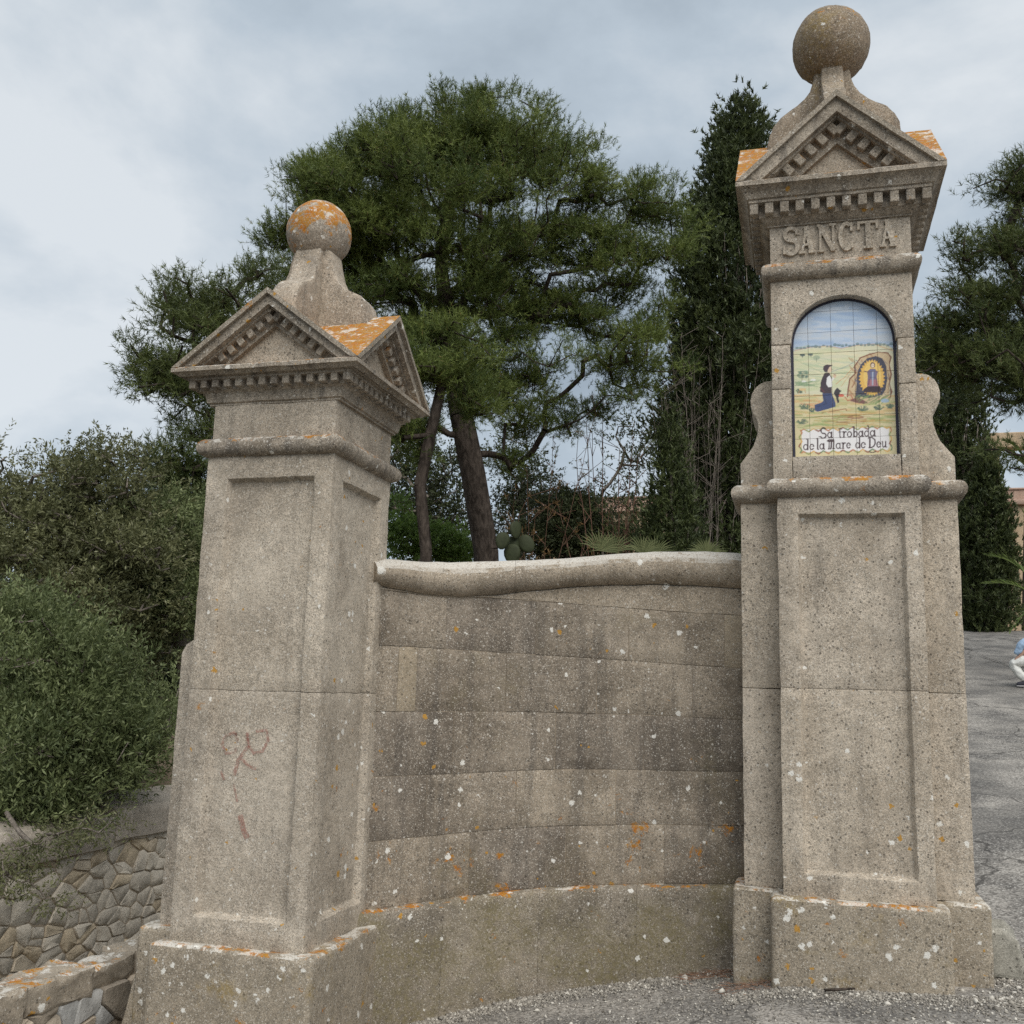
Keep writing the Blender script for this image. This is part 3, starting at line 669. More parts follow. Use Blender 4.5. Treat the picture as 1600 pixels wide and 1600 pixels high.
fill(star, (240, 186, 40)); ell(848, 760, 84, 140, (248, 206, 84), 0.8)
fill([(765, 880), (800, 855), (920, 850), (935, 880), (920, 905), (770, 905)], (60, 36, 44)); fill([(800, 855), (808, 760), (800, 715), (830, 690), (870, 690), (900, 715), (890, 760), (905, 850)], (120, 100, 130)); fill([(805, 850), (812, 790), (890, 790), (905, 850)], (176, 110, 120))
fill([(825, 700), (832, 760), (850, 820), (868, 760), (876, 700)], (96, 106, 150)); line([(850, 720), (850, 840)], 12, (170, 180, 200)); line([(825, 770), (880, 770)], 8, (70, 60, 90)); line([(815, 840), (820, 790)], 6, (90, 40, 60)); line([(890, 840), (884, 790)], 6, (90, 40, 60))
ell(850, 655, 22, 28, (110, 70, 60)); ell(850, 658, 14, 19, (240, 214, 180)); line([(800, 720), (775, 712)], 12, (150, 110, 90)); line([(844, 656), (846, 657)], 4, (50, 30, 40)); line([(855, 656), (857, 657)], 4, (50, 30, 40))
fill([(640, 985), (700, 950), (760, 975), (820, 1010), (760, 1015), (690, 1000)], (130, 82, 70)); wash(700, 940, 1000, 1000, (120, 150, 80), 30, 60, 9, 0.7, -0.6); ell(965, 985, 36, 20, (160, 186, 206)); 
for k in range(5): line([(985 + 8 * k, 700 + 40 * k), (1010 + 3 * k, 790 + 40 * k), (990, 860 + 25 * k)], 6, (120, 76, 50), 0.7)
# the kneeling shepherd and his dog
fill([(385, 915), (470, 905), (505, 1000), (508, 1040), (440, 1060), (340, 1085), (318, 1075), (315, 1020), (380, 1000), (395, 985)], (52, 70, 120)); line([(400, 940), (420, 1010), (340, 1040)], 8, (36, 46, 86), 0.8); line([(470, 930), (480, 1010)], 8, (86, 108, 160), 0.7)
fill([(360, 900), (368, 830), (385, 770), (405, 728), (450, 722), (470, 770), (472, 850), (470, 915), (400, 915)], (66, 46, 58)); fill([(425, 770), (455, 750), (475, 800), (480, 850), (440, 862), (420, 830)], (236, 234, 232)); line([(450, 850), (478, 790), (500, 750)], 16, (236, 232, 226)); ell(498, 755, 14, 18, (226, 190, 150)); line([(492, 740), (510, 748)], 5, (120, 80, 60))
ell(448, 695, 26, 32, (232, 200, 164)); fill([(392, 700), (395, 665), (425, 650), (486, 656), (450, 672), (430, 720), (408, 722)], (70, 48, 60)); line([(470, 690), (478, 700)], 5, (120, 80, 60)); line([(362, 860), (400, 900)], 10, (110, 50, 56))
fill([(490, 915), (500, 890), (520, 865), (530, 872), (565, 895), (548, 905), (545, 940), (530, 960), (542, 1000), (522, 1005), (510, 950)], (54, 46, 52)); ell(560, 935, 26, 12, (226, 90, 50)); line([(380, 1100), (480, 1080), (600, 1058), (608, 1078)], 6, (140, 90, 50))
# inscription panel
fill([(190, 1275), (205, 1250), (950, 1232), (1000, 1240), (1005, 1415), (985, 1440), (230, 1462), (195, 1440)], (236, 233, 232))
cols = [(196, 120, 60), (150, 160, 80), (222, 170, 60), (150, 80, 46), (110, 140, 90)]
def scallop(p, q, n):
    for k in range(n):
        t0, t1 = k / n, (k + 1) / n; ax, ay = p[0] + (q[0] - p[0]) * t0, p[1] + (q[1] - p[1]) * t0; bx, by = p[0] + (q[0] - p[0]) * t1, p[1] + (q[1] - p[1]) * t1
        mx, my = (ax + bx) / 2, (ay + by) / 2; nx_, ny_ = -(by - ay), (bx - ax); l = math.hypot(nx_, ny_); s = 13 * (1 if k % 2 else -1)
        line([(ax, ay), (mx + nx_ / l * s, my + ny_ / l * s), (bx, by)], 13, cols[k % 5], 0.95)
scallop((190, 1262), (1005, 1228), 18); scallop((190, 1468), (1010, 1440), 18); scallop((182, 1262), (180, 1465), 5); scallop((1012, 1235), (1020, 1440), 5)
INK = (66, 36, 40)
def word(s, x, y, xh, sl):
    """simple pen letters on a baseline that falls by sl per unit"""
    W = 9.5
    def P(pts, x0): return [(x0 + u * xh, y + sl * (x0 + u * xh - x) - v * xh) for u, v in pts]
    def A(x0, cx, cy, rx, ry, a0, a1): return P(arc_pts(cx, cy, rx, ry, a0, a1, 12), x0)
    cur = x
    for c in s:
        if c == ' ': cur += xh * 0.75; continue
        adv = 0.86
        if c == 'a': line(A(cur, .34, .45, .32, .45, 0, 360), W, INK); line(P([(.68, .9), (.68, .05), (.8, 0)], cur), W + 3, INK); adv = 0.98
        elif c == 'd': line(A(cur, .34, .45, .32, .45, 0, 360), W, INK); line(P([(.5, 1.75), (.68, 1.7), (.68, .0)], cur), W + 3, INK); adv = 0.98
        elif c == 'e': line(P([(.05, .45), (.62, .5)], cur), W - 2, INK); line(A(cur, .35, .45, .32, .45, 10, 320), W + 1, INK); adv = 0.86
        elif c == 'l': line(P([(.05, 1.7), (.2, 1.72), (.2, 0.05), (.32, 0)], cur), W + 3, INK); adv = 0.5
        elif c == 'r': line(P([(.05, .92), (.2, .92), (.2, 0)], cur), W + 3, INK); line(P([(.2, .6), (.42, .95), (.6, .88)], cur), W, INK); line(P([(.02, 0), (.38, 0)], cur), W - 4, INK); adv = 0.74
        elif c == 'o': line(A(cur, .38, .45, .36, .45, 0, 360), W + 1, INK); adv = 0.92
        elif c == 'b': line(P([(.02, 1.7), (.18, 1.7), (.18, 0)], cur), W + 3, INK); line(A(cur, .46, .45, .3, .45, 0, 360), W, INK); adv = 0.95
        elif c == 't': line(P([(.24, 1.5), (.2, 1.0), (.22, 0.08), (.4, 0)], cur), W + 4, INK); line(P([(-.05, 1.42), (.3, 1.55), (.55, 1.35)], cur), W, INK); line(P([(.0, .92), (.5, .92)], cur), W - 3, INK); adv = 0.68
        elif c == 'u': line(P([(.0, .92), (.14, .92), (.14, .2), (.3, .0), (.5, .08), (.62, .3), (.62, .92)], cur), W + 1, INK); line(P([(.62, .4), (.64, 0), (.76, 0)], cur), W, INK); adv = 0.95
        elif c == 'S': line(A(cur, .55, 1.22, .42, .45, 40, 265) + A(cur, .52, .38, .46, .42, 80, -160)[1:], W + 3, INK); line(P([(.06, .2), (-.15, .25)], cur), W, INK); adv = 1.2
        elif c == 'M':
            for u in (.28, .66, 1.04): line(P([(u - .16, 1.25), (u, 1.5), (u + .06, 1.2), (u, .1), (u - .08, 0)], cur), W + 4, INK)
            line(P([(-.05, 1.35), (.28, 1.52), (.66, 1.5), (1.04, 1.5), (1.15, 1.3)], cur), W - 2, INK); line(P([(1.04, .1), (1.25, 0)], cur), W, INK); adv = 1.45
        elif c == 'D': line(P([(.2, 1.65), (.2, 0)], cur), W + 4, INK); line(P([(-.1, 1.5), (.1, 1.7), (.5, 1.6), (.95, 1.25), (1.0, .7), (.8, .2), (.45, 0), (.0, .0)], cur), W + 2, INK); adv = 1.22
        cur += xh * adv
    return cur
word('Sa', 362, 1332, 58, -0.045); word('trobada', 535, 1326, 56, -0.045); 
word('de', 212, 1440, 56, -0.035); word('la', 330, 1436, 58, -0.035); word('Mare', 430, 1432, 56, -0.035); word('de', 690, 1424, 56, -0.035); word('Deu', 815, 1420, 58, -0.035)
line([(822, 1456), (850, 1464), (880, 1452)], 9, INK)
_g = canvas.mean(2, keepdims=True); canvas[:] = _g + (canvas - _g) * 0.80; canvas[:] = canvas * 0.93 + 0.03
canvas *= (1 + prng.normal(0, 0.015, canvas.shape[:2]))[..., None]
small = np.clip(canvas[:CH // SSX * SSX, :CW // SSX * SSX].reshape(CH // SSX, SSX, CW // SSX, SSX, 3).mean((1, 3)), 0, 1)
def tile_mat():
    t = NT('painted_glazed_tile'); a = t.n('ShaderNodeAttribute', {'attribute_name': 'paint'})
    pos = t.n('ShaderNodeNewGeometry').outputs['Position']; n1 = t.noise(pos, 14, 3)
    t.bsdf(a.outputs['Color'], t.ramp(n1, 0.3, 0.7, 0.16, 0.3), t.bump(t.noise(pos, 9, 2), 0.12, 0.01), 0.4); return t.m
M_TILE = tile_mat()
block('tile_grout', px0 + 0.01, px1 - 0.01, TY + 0.008, TY + 0.05, pz0 - 0.03, pz1 + 0.03, plain_mat('tile_grout', (0.30, 0.22, 0.15), 0.9, 0.2, 40, 0.3), RP, 0.002, 1, 0, 9)
tx = [px0, 0.0935, 0.2445, 0.3945, 0.5435, px1]; tz = [pz0, 1.753, 1.904, 2.054, 2.204, 2.354, 2.504, 2.654, pz1]
for i in range(5):
    for j in range(8):
        x0, x1, z0, z1 = tx[i] + 0.0011, tx[i + 1] - 0.0011, tz[j] + 0.0011, tz[j + 1] - 0.0011
        nu, nv = max(2, int((x1 - x0) * PXM * 0.95)), max(2, int((z1 - z0) * PXM * 0.95))
        us, vs = np.linspace(x0, x1, nu + 1), np.linspace(z0, z1, nv + 1)
        tilt = random.uniform(-0.0012, 0.0012); tl2 = random.uniform(-0.0012, 0.0012)
        V, Cc = [], []
        for v in vs:
            for u in us:
                V.append((u, TY + tilt * (u - x0) / (x1 - x0) + tl2 * (v - z0) / (z1 - z0), v))
                a, b = min(small.shape[0] - 1, max(0, int((v - pz0) * PXM))), min(small.shape[1] - 1, max(0, int((u - px0) * PXM)))
                Cc.append(small[a, b])
        F = [(r * (nu + 1) + k, r * (nu + 1) + k + 1, (r + 1) * (nu + 1) + k + 1, (r + 1) * (nu + 1) + k) for r in range(nv) for k in range(nu)]
        n0 = len(V)       # edges of the tile go back into the grout
        C4 = [0, nu, (nv + 1) * (nu + 1) - 1, nv * (nu + 1)]
        for q in C4: V.append((V[q][0], TY + 0.012, V[q][2])); Cc.append((0.4, 0.3, 0.2))
        F += [(C4[k], n0 + k, n0 + (k + 1) % 4, C4[(k + 1) % 4]) for k in range(4)]
        o = build('tile', V, F, M_TILE, RP)
        at_ = o.data.color_attributes.new('paint', 'FLOAT_COLOR', 'POINT')
        at_.data.foreach_set('color', np.c_[np.array(Cc), np.ones(len(Cc))].astype(np.float32).ravel())
# dark edging strip round the tiles
edge = [(NX0 + 0.006, NZ0 + 0.002)] + [((NX0 + NX1) / 2 + (x - (NX0 + NX1) / 2) * 0.982, NZS + (z - NZS) * 0.975) for x, z in arc] + [(NX1 - 0.006, NZ0 + 0.002)]
bm = bmesh.new(); _in = []; _out = []
for i, p in enumerate(edge):
    a = Vector(edge[max(0, i - 1)]); b = Vector(edge[min(len(edge) - 1, i + 1)]); d = (b - a).normalized(); nn = Vector((d.y, -d.x))
    _in.append([bm.verts.new((p[0] + nn.x * 0.008, y, p[1] + nn.y * 0.008)) for y in (TY - 0.006, TY + 0.004)]); _out.append(bm.verts.new((p[0] - nn.x * 0.01, TY - 0.006, p[1] - nn.y * 0.01)))
for i in range(len(edge) - 1):
    bm.faces.new((_in[i][0], _in[i + 1][0], _out[i + 1], _out[i])); bm.faces.new((_in[i][1], _in[i + 1][1], _in[i + 1][0], _in[i][0]))
from_bm('tile_edging', bm, plain_mat('dark_edging', (0.035, 0.035, 0.055), 0.5, 0.2, 20, 0.1), RP)

# ---- the low pillar
LP = thing('gate_pillar', 'low stone gate pillar whose ball is covered in orange lichen', 'pillar', (-3.33, 6.38, -2.4))
LX0, LX1, LY0, LY1 = -3.79, -2.872, 5.9, 6.855
block('plinth', LX0 - 0.085, LX1 + 0.095, LY0 - 0.09, LY1 + 0.09, -2.75, -1.572, M_PLINTH, LP, 0.035, 3, 0.008, 0.11, 21)
shaft_blocks(LP, LX0, LX1, LY0, LY1, -1.575, 1.49, -0.04, {'front': (-3.637, -3.0, -1.42, 1.338), 'right': (6.062, 6.705, -1.42, 1.335)}, M_STONE_SPOT, M_STONE_SPOT, 22)
sweep('torus_moulding', rect(LX0, LX1, LY0, LY1), half_round(1.484, 1.61, 0.062), M_TRIM, LP, 0.004, 5.2, auto=50)
block('frieze', LX0 + 0.015, LX1 - 0.005, LY0 + 0.005, LY1 - 0.01, 1.60, 1.862, M_STONE, LP, 0.008, 2, 0.003, 0.2, 23)
entablature(LP, -3.331, 6.378, 0.462, (1.842, 1.94, 1.993, 2.03, 2.062), 0.21, 0.086, 0.515, (M_TRIM, M_ROOF, M_FINIAL_L), 13.0,
            [(0.475, 2.30), (0.475, 2.50), (0.47, 2.585), (0.445, 2.655), (0.395, 2.715), (0.335, 2.755), (0.275, 2.785), (0.225, 2.825), (0.195, 2.89), (0.175, 2.98), (0.15, 3.08), (0.0, 3.11)],
            'ball', 0.238, 3.258, 0.20, 3.03, M_BALL, (0.205, 0.235, 0.10, 0.42, 0.395))
prism('wing_block', [(-4.0, -1.56), (-3.77, -1.56), (-3.77, 0.50), (-3.83, 0.49), (-3.875, 0.44), (-3.885, 0.36), (-3.878, 0.285), (-3.93, 0.28), (-3.975, 0.25), (-4.0, 0.19)], 'y', 6.1, 6.62, M_STONE_SPOT, LP, bev=0.012, amp=0.005, seed=24, step=0.15)
block('wing_plinth', -4.10, -3.85, 6.02, 6.70, -2.75, -1.535, M_PLINTH, LP, 0.035, 3, 0.008, 0.12, 25)
prism('wing_footing', [(-4.32, -2.75), (-4.05, -2.75), (-4.05, -1.78), (-4.11, -1.78)], 'y', 6.06, 6.66, M_PLINTH, LP, bev=0.02, amp=0.008, seed=26, step=0.15)

# faded red scrawl sprayed on the low pillar's panel
def graffiti_mat():
    t = NT('faded_red_spray'); pos = t.n('ShaderNodeNewGeometry').outputs['Position']
    m = t.math('MULTIPLY', t.ramp(t.noise(pos, 60, 4, 0.7), 0.34, 0.54), t.ramp(t.noise(pos, 9, 3), 0.22, 0.5))
    b = t.n('ShaderNodeBsdfPrincipled'); t.put(b.inputs['Base Color'], (0.30, 0.10, 0.075, 1)); b.inputs['Roughness'].default_value = 0.95
    tr = t.n('ShaderNodeBsdfTransparent'); ms = t.n('ShaderNodeMixShader', Fac=t.math('MULTIPLY', m, 0.5)); t.put(ms.inputs[1], tr.outputs[0]); t.put(ms.inputs[2], b.outputs[0])
    t.t.links.new(ms.outputs[0], t.out.inputs['Surface']); return t.m
gb = bmesh.new(); gy_ = LY0 + 0.0375; _d = [0.0]
def gpt(x, y): v = onY(180 + x / 2.909, 1050 + y / 2.909, gy_); return (v[0], v[2])
def gst(pts, w):
    _d[0] += 0.0004; P = [gpt(*p) for p in pts]; n = len(P); L, R = [], []
    for i in range(n):
        a, b = Vector(P[max(0, i - 1)]), Vector(P[min(n - 1, i + 1)]); d = (b - a).normalized(); nn = Vector((-d.y, d.x)) * w / 2; p = Vector(P[i])
        L.append(gb.verts.new((p.x + nn.x, gy_ - _d[0], p.y + nn.y))); R.append(gb.verts.new((p.x - nn.x, gy_ - _d[0], p.y - nn.y)))
    for i in range(n - 1): gb.faces.new((L[i], L[i + 1], R[i + 1], R[i]))
gst([(545, 275), (500, 290), (485, 330), (505, 370), (545, 365), (555, 310), (545, 275), (560, 340)], 0.02)
gst([(600, 275), (605, 330), (630, 370), (670, 360), (695, 310), (690, 265), (640, 270)], 0.02); gst([(600, 290), (602, 340), (560, 400), (540, 470)], 0.024); gst([(575, 395), (610, 430), (640, 440)], 0.02)
gst([(480, 450), (495, 490)], 0.015); gst([(540, 510), (555, 590)], 0.014); gst([(568, 650), (585, 720), (602, 755)], 0.036)
from_bm('faded_graffiti', gb, graffiti_mat(), LP)

# ------------------------------------------------------------------ curved wall between the pillars
WP = np.array([(-2.93, 6.72), (-2.62, 7.08), (-2.2, 7.36), (-1.65, 7.52), (-1.0, 7.56), (-0.36, 7.52)])
def wall_pt(t):
    n = len(WP) - 1; u = t * n; i = min(int(u), n - 1); u -= i
    p0, p1, p2, p3 = WP[max(i - 1, 0)], WP[i], WP[i + 1], WP[min(i + 2, n)]
    return .5 * ((2 * p1) + (-p0 + p2) * u + (2 * p0 - 5 * p1 + 4 * p2 - p3) * u * u + (-p0 + 3 * p1 - 3 * p2 + p3) * u ** 3)
def wall_n(t):
    d = wall_pt(min(1, t + 0.01)) - wall_pt(max(0, t - 0.01)); d /= np.hypot(*d); return np.array([d[1], -d[0]])   # towards the road
TS = np.linspace(0, 1, 11)
LINES = {
 'ctop': [0.90, 0.925, 0.93, 0.945, 0.97, 0.99, 1.01, 1.045, 1.065, 1.055, 1.03],
 'cbot': [0.72, 0.705, 0.68, 0.68, 0.71, 0.75, 0.785, 0.808, 0.81, 0.795, 0.77],
 'j1': [0.69, 0.69, 0.675, 0.678, 0.69, 0.68, 0.665, 0.645, 0.62, 0.60, 0.585],
 'j2': [0.295, 0.30, 0.30, 0.292, 0.285, 0.28, 0.27, 0.258, 0.24, 0.222, 0.21],
 'j3': [-0.165, -0.162, -0.158, -0.152, -0.147, -0.142, -0.14, -0.138, -0.138, -0.142, -0.15],
 'j4': [-0.61, -0.61, -0.605, -0.595, -0.58, -0.56, -0.545, -0.532, -0.522, -0.512, -0.50],
 'j5': [-1.045, -1.04, -1.03, -1.012, -0.99, -0.965, -0.94, -0.92, -0.90, -0.88, -0.862],
 'pt': [-1.48, -1.49, -1.475, -1.455, -1.425, -1.39, -1.36, -1.33, -1.30, -1.27, -1.24],
 'base': [-2.6, -2.6, -2.6, -2.55, -2.5, -2.45, -2.35, -2.3, -2.2, -2.15, -2.1]}
def lz(name, t): return float(np.interp(t, TS, LINES[name]))
def px_t(px):                                   # wall parameter seen at a photograph column
    ts = np.linspace(0, 1, 201); best = []
    for t in ts:
        p = wall_pt(t); c = CM @ np.array([p[0], p[1], 0.0]); best.append(abs(800 + FPX * c[0] / c[2] - px))
    return float(ts[int(np.argmin(best))])
CW_ = thing('curved_wall', 'curved wall of large grey stone blocks joining the two pillars', 'wall', (-1.6, 7.6, -2.0))
def wall_block(name, t0, t1, za, zb, mat, out=0.0, depth=0.22, seed=0.0, ground=False):
    ns = max(3, int((t1 - t0) * 26)); nz = 4; bm = bmesh.new(); g = 0.0015
    rows = []
    L = 3.1
    e = 0.004
    tt = [t0 + g / L, t0 + (g + 0.007) / L] + [t0 + (t1 - t0) * k / ns for k in range(1, ns)] + [t1 - (g + 0.007) / L, t1 - g / L]
    vv = [0.0, 0.018] + [k / nz for k in range(1, nz)] + [0.982, 1.0]
    for vi, v in enumerate(vv):
        r = []
        for ti, t in enumerate(tt):
            p, n_ = wall_pt(t), wall_n(t); z0, z1 = lz(za, t) + g, lz(zb, t) - g; edge_ = ti in (0, len(tt) - 1) or vi in (0, len(vv) - 1)
            z = z0 + (z1 - z0) * v
            w = out + 0.004 * mnoise.noise(Vector((p[0] * 5 + seed, p[1] * 5, z * 5))) + 0.003 * math.sin(seed * 7.7) - (0.003 if edge_ else 0.0)
            r.append(bm.verts.new((p[0] + n_[0] * w, p[1] + n_[1] * w, z)))
        rows.append(r)
    # support loop just inside the arris keeps the face flat
    for a in range(len(rows) - 1):
        for b in range(len(tt) - 1): bm.faces.new((rows[a][b], rows[a][b + 1], rows[a + 1][b + 1], rows[a + 1][b]))
    ring = [rows[0][b] for b in range(len(tt))] + [rows[a][-1] for a in range(1, len(rows))] + [rows[-1][b] for b in range(len(tt) - 2, -1, -1)] + [rows[a][0] for a in range(len(rows) - 2, 0, -1)]
    back = []
    for v in ring:
        t_ = min(max((tt[0] + tt[-1]) / 2, 0), 1); n_ = wall_n(t_)
        back.append(bm.verts.new((v.co.x - n_[0] * depth, v.co.y - n_[1] * depth, v.co.z)))
    for i in range(len(ring)): bm.faces.new((ring[i], back[i], back[(i + 1) % len(ring)], ring[(i + 1) % len(ring)]))
    bmesh.ops.recalc_face_normals(bm, faces=bm.faces[:])
    return from_bm(name, bm, mat, CW_, auto=60)
def course(za, zb, joints, seed, mats=None):
    ts = [0.0] + [px_t(j) for j in joints] + [1.0]
    for k in range(len(ts) - 1):
        wall_block('stone_block', ts[k], ts[k + 1], za, zb, (mats or {}).get(k, M_WALL), seed=seed + k * 1.3)
course('j2', 'j1', [692, 834, 983, 1131], 1, {4: M_PATCH})
course('j3', 'j2', [622, 651, 790, 932, 1082], 2, {1: M_PATCH})
course('j4', 'j3', [712, 868, 1006], 3)
course('j5', 'j4', [672, 812, 964, 1116], 4)
course('pt', 'j5', [598, 742, 890, 1040], 5)
# plinth course, a real step towards the road
for k, (a, b) in enumerate(((0.0, px_t(700)), (px_t(700), px_t(850)), (px_t(850), px_t(1000)), (px_t(1000), 1.0))):
    ns = 10; bm = bmesh.new(); prof = []
    secs = []
    for q in range(ns + 1):
        t = a + (b - a) * q / ns + (0.0003 if q == 0 else -0.0003 if q == ns else 0); p, n_ = wall_pt(t), wall_n(t); top = lz('pt', t)
        sec = [(-0.10, top + 0.004), (0.035, top - 0.002), (0.062, top - 0.012), (0.075, top - 0.035), (0.078, top - 0.08), (0.08, top - 0.3), (0.082, top - 0.55), (0.083, lz('base', t)), (-0.10, lz('base', t))]
        secs.append([bm.verts.new((p[0] + n_[0] * o, p[1] + n_[1] * o, z)) for o, z in sec])
    for q in range(ns):
        for r in range(9): bm.faces.new((secs[q][r], secs[q + 1][r], secs[q + 1][(r + 1) % 9], secs[q][(r + 1) % 9]))
    bm.faces.new(secs[0]); bm.faces.new(secs[-1][::-1]); bmesh.ops.recalc_face_normals(bm, faces=bm.faces[:]); rough_up(bm, 0.007, 7, 1.0)
    from_bm('plinth_stone', bm, M_WALLP, CW_, auto=50)
# the rolled coping that rises and falls, with the plain strip under it
cop = [0.0, px_t(800), 1.0]
for k in range(2):
    a, b = cop[k], cop[k + 1]; ns = 26; secs = []; bm = bmesh.new()
    for q in range(ns + 1):
        t = a + (b - a) * q / ns + (0.0003 if q == 0 and k else -0.0003 if q == ns and not k else 0); p, n_ = wall_pt(t), wall_n(t); z0, z1 = lz('cbot', t), lz('ctop', t); zj = lz('j1', t) + 0.003
        zj = min(zj, z0 - 0.008)
        cz, r = (z0 + z1) / 2, (z1 - z0) / 2
        sec = [(-0.12, zj), (0.0, zj), (0.003, z0 - 0.004)]
        for j in range(13):
            an = math.radians(-82 + 196 * j / 12); sec.append((-0.035 + 0.135 * math.cos(an), cz + r * math.sin(an)))
        sec += [(-0.3, z1 - 0.06), (-0.3, zj)]
        secs.append([bm.verts.new((p[0] + n_[0] * o, p[1] + n_[1] * o, z)) for o, z in sec])
    m_ = len(secs[0])
    for q in range(ns):
        for r in range(m_): bm.faces.new((secs[q][r], secs[q + 1][r], secs[q + 1][(r + 1) % m_], secs[q][(r + 1) % m_]))
    bm.faces.new(secs[0]); bm.faces.new(secs[-1][::-1]); bmesh.ops.recalc_face_normals(bm, faces=bm.faces[:]); rough_up(bm, 0.006, 8, 3.0)
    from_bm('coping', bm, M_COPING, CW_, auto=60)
# mortar core behind the blocks
bm = bmesh.new(); secs = []
for q in range(41):
    t = q / 40; p, n_ = wall_pt(t), wall_n(t); z1 = lz('j1', t) + 0.02; z0 = -2.6
    secs.append([bm.verts.new((p[0] + n_[0] * o, p[1] + n_[1] * o, z)) for o, z in ((-0.0068, z0), (-0.0068, z1), (-0.28, z1), (-0.28, z0))])
for q in range(40):
    for r in range(4): bm.faces.new((secs[q][r], secs[q + 1][r], secs[q + 1][(r + 1) % 4], secs[q][(r + 1) % 4]))
bmesh.ops.recalc_face_normals(bm, faces=bm.faces[:])
from_bm('mortar_core', bm, M_MORTAR, CW_, auto=60)

# ------------------------------------------------------------------ rubble walls at the left
def clip_half(poly, a, b, c):                  # keep a*x + b*y <= c
    out = []
    for i in range(len(poly)):
        p, q = poly[i], poly[(i + 1) % len(poly)]; dp, dq = a * p[0] + b * p[1] - c, a * q[0] + b * q[1] - c
        if dp <= 0: out.append(p)
        if dp * dq < 0:
            t = dp / (dp - dq); out.append((p[0] + (q[0] - p[0]) * t, p[1] + (q[1] - p[1]) * t))
    return out
def cells(y0, y1, top, z0, n, rng, stretch=1.45):
    """irregular stone outlines filling y0..y1 under the line top(y)"""
    pts = []
    while len(pts) < n:
        best, bd = None, -1
        for _ in range(4):
            q = (rng.uniform(y0, y1), rng.uniform(z0, -0.9))
            if q[1] > top(q[0]): continue
            d = min([math.hypot((q[0] - p[0]) / stretch, q[1] - p[1]) for p in pts] + [9]) * rng.uniform(0.55, 1.0)
            if d > bd: best, bd = q, d
        if best: pts.append(best)
    out = []
    for i, p in enumerate(pts):
        za, zb = top(y0), top(y1)
        poly = [(y0, z0), (y1, z0), (y1, zb), (y0, za)]
        for j, q in sorted(((j, q) for j, q in enumerate(pts) if j != i), key=lambda k: (k[1][0] - p[0]) ** 2 + (k[1][1] - p[1]) ** 2)[:22]:
            sx = 1 / stretch ** 2; a, b = (q[0] - p[0]) * sx, q[1] - p[1]
            c = a * (p[0] + q[0]) / 2 + b * (p[1] + q[1]) / 2; poly = clip_half(poly, a, b, c)
            if len(poly) < 3: break
        if len(poly) >= 3: out.append((p, poly))
    return out
def rubble_mat(name, c1, c2, c3):
    t = NT(name); pos = t.n('ShaderNodeNewGeometry').outputs['Position']; oi = t.n('ShaderNodeObjectInfo').outputs['Random']
    n1 = t.noise(pos, 7, 6, 0.65, 0.4); n2 = t.noise(pos, 45, 4, 0.7)
    col = t.mix(oi, c1, c2); col = t.mix(t.ramp(t.math('FRACT', t.math('MULTIPLY', oi, 7.3)), 0.72, 0.86), col, c3)
    col = t.mix(1.0, col, t.mix(n1, (0.6, 0.6, 0.6), (1.4, 1.38, 1.35)), 'MULTIPLY'); col = t.mix(1.0, col, t.mix(n2, (0.65,) * 3, (1.35,) * 3), 'MULTIPLY')
    col = t.mix(t.math('MULTIPLY', t.ramp(t.noise(pos, 22, 5, 0.75), 0.62, 0.68), 0.6), col, (0.46, 0.43, 0.37))
    t.bsdf(col, 0.92, t.bump(t.math('ADD', n1, t.math('MULTIPLY', n2, 0.4)), 0.8, 0.02), 0.2); return t.m
M_RUBBLE = rubble_mat('rubble_stone', (0.41, 0.37, 0.31), (0.58, 0.525, 0.44), (0.48, 0.40, 0.29))
M_RUBBLE2 = rubble_mat('parapet_stone', (0.28, 0.245, 0.20), (0.42, 0.36, 0.285), (0.36, 0.36, 0.35))
M_CONC = stone_mat('old_concrete', (0.36, 0.315, 0.26), (0.44, 0.39, 0.33), orange=-0.2, white=0.02, grain=0.55)
M_CAPSTONE = stone_mat('capstone', (0.27, 0.23, 0.18), (0.36, 0.31, 0.245), orange=0.05, white=0.06, top_o=0.6, top_w=0.55, grain=0.6)
def stone_piece(poly, p, X, out, mat, parent, rng, gap=0.002):
    k_ = []
    for i in range(len(poly)):
        a, b = poly[i], poly[(i + 1) % len(poly)]; f = rng.uniform(0.03, 0.10)
        k_ += [(a[0] + (b[0] - a[0]) * f, a[1] + (b[1] - a[1]) * f), (b[0] + (a[0] - b[0]) * f, b[1] + (a[1] - b[1]) * f)]
    poly = k_
    cx_, cy_ = sum(q[0] for q in poly) / len(poly), sum(q[1] for q in poly) / len(poly); n = len(poly)
    def ring(shrink, x, jit):
        r = []
        for q in poly:
            d = math.hypot(q[0] - cx_, q[1] - cy_); k = max(0.25, (d - shrink) / max(d, 1e-4)); jj = rng.uniform(-jit, jit)
            r.append((x + jj * 0.6, cx_ + (q[0] - cx_) * k, cy_ + (q[1] - cy_) * k))
        return r
    if max(math.hypot(q[0] - cx_, q[1] - cy_) for q in poly) < 0.03: return
    V = ring(gap, X - 0.06, 0) + ring(gap + 0.002, X + out * 0.3, 0.004) + ring(gap + 0.013, X + out, 0.008) + [(X + out * 1.18, cx_, cy_)]
    F = [tuple(range(n))]
    for k in range(2):
        for i in range(n): F.append((k * n + i, k * n + (i + 1) % n, (k + 1) * n + (i + 1) % n, (k + 1) * n + i))
    for i in range(n): F.append((2 * n + i, 2 * n + (i + 1) % n, 3 * n))
    bm = bmesh.new(); vs = [bm.verts.new(v) for v in V]
    for f in F:
        try: bm.faces.new([vs[i] for i in f])
        except ValueError: pass
    bmesh.ops.recalc_face_normals(bm, faces=bm.faces[:])
    return from_bm('stone', bm, mat, parent, auto=50)
rr = random.Random(11)
RX = -6.2
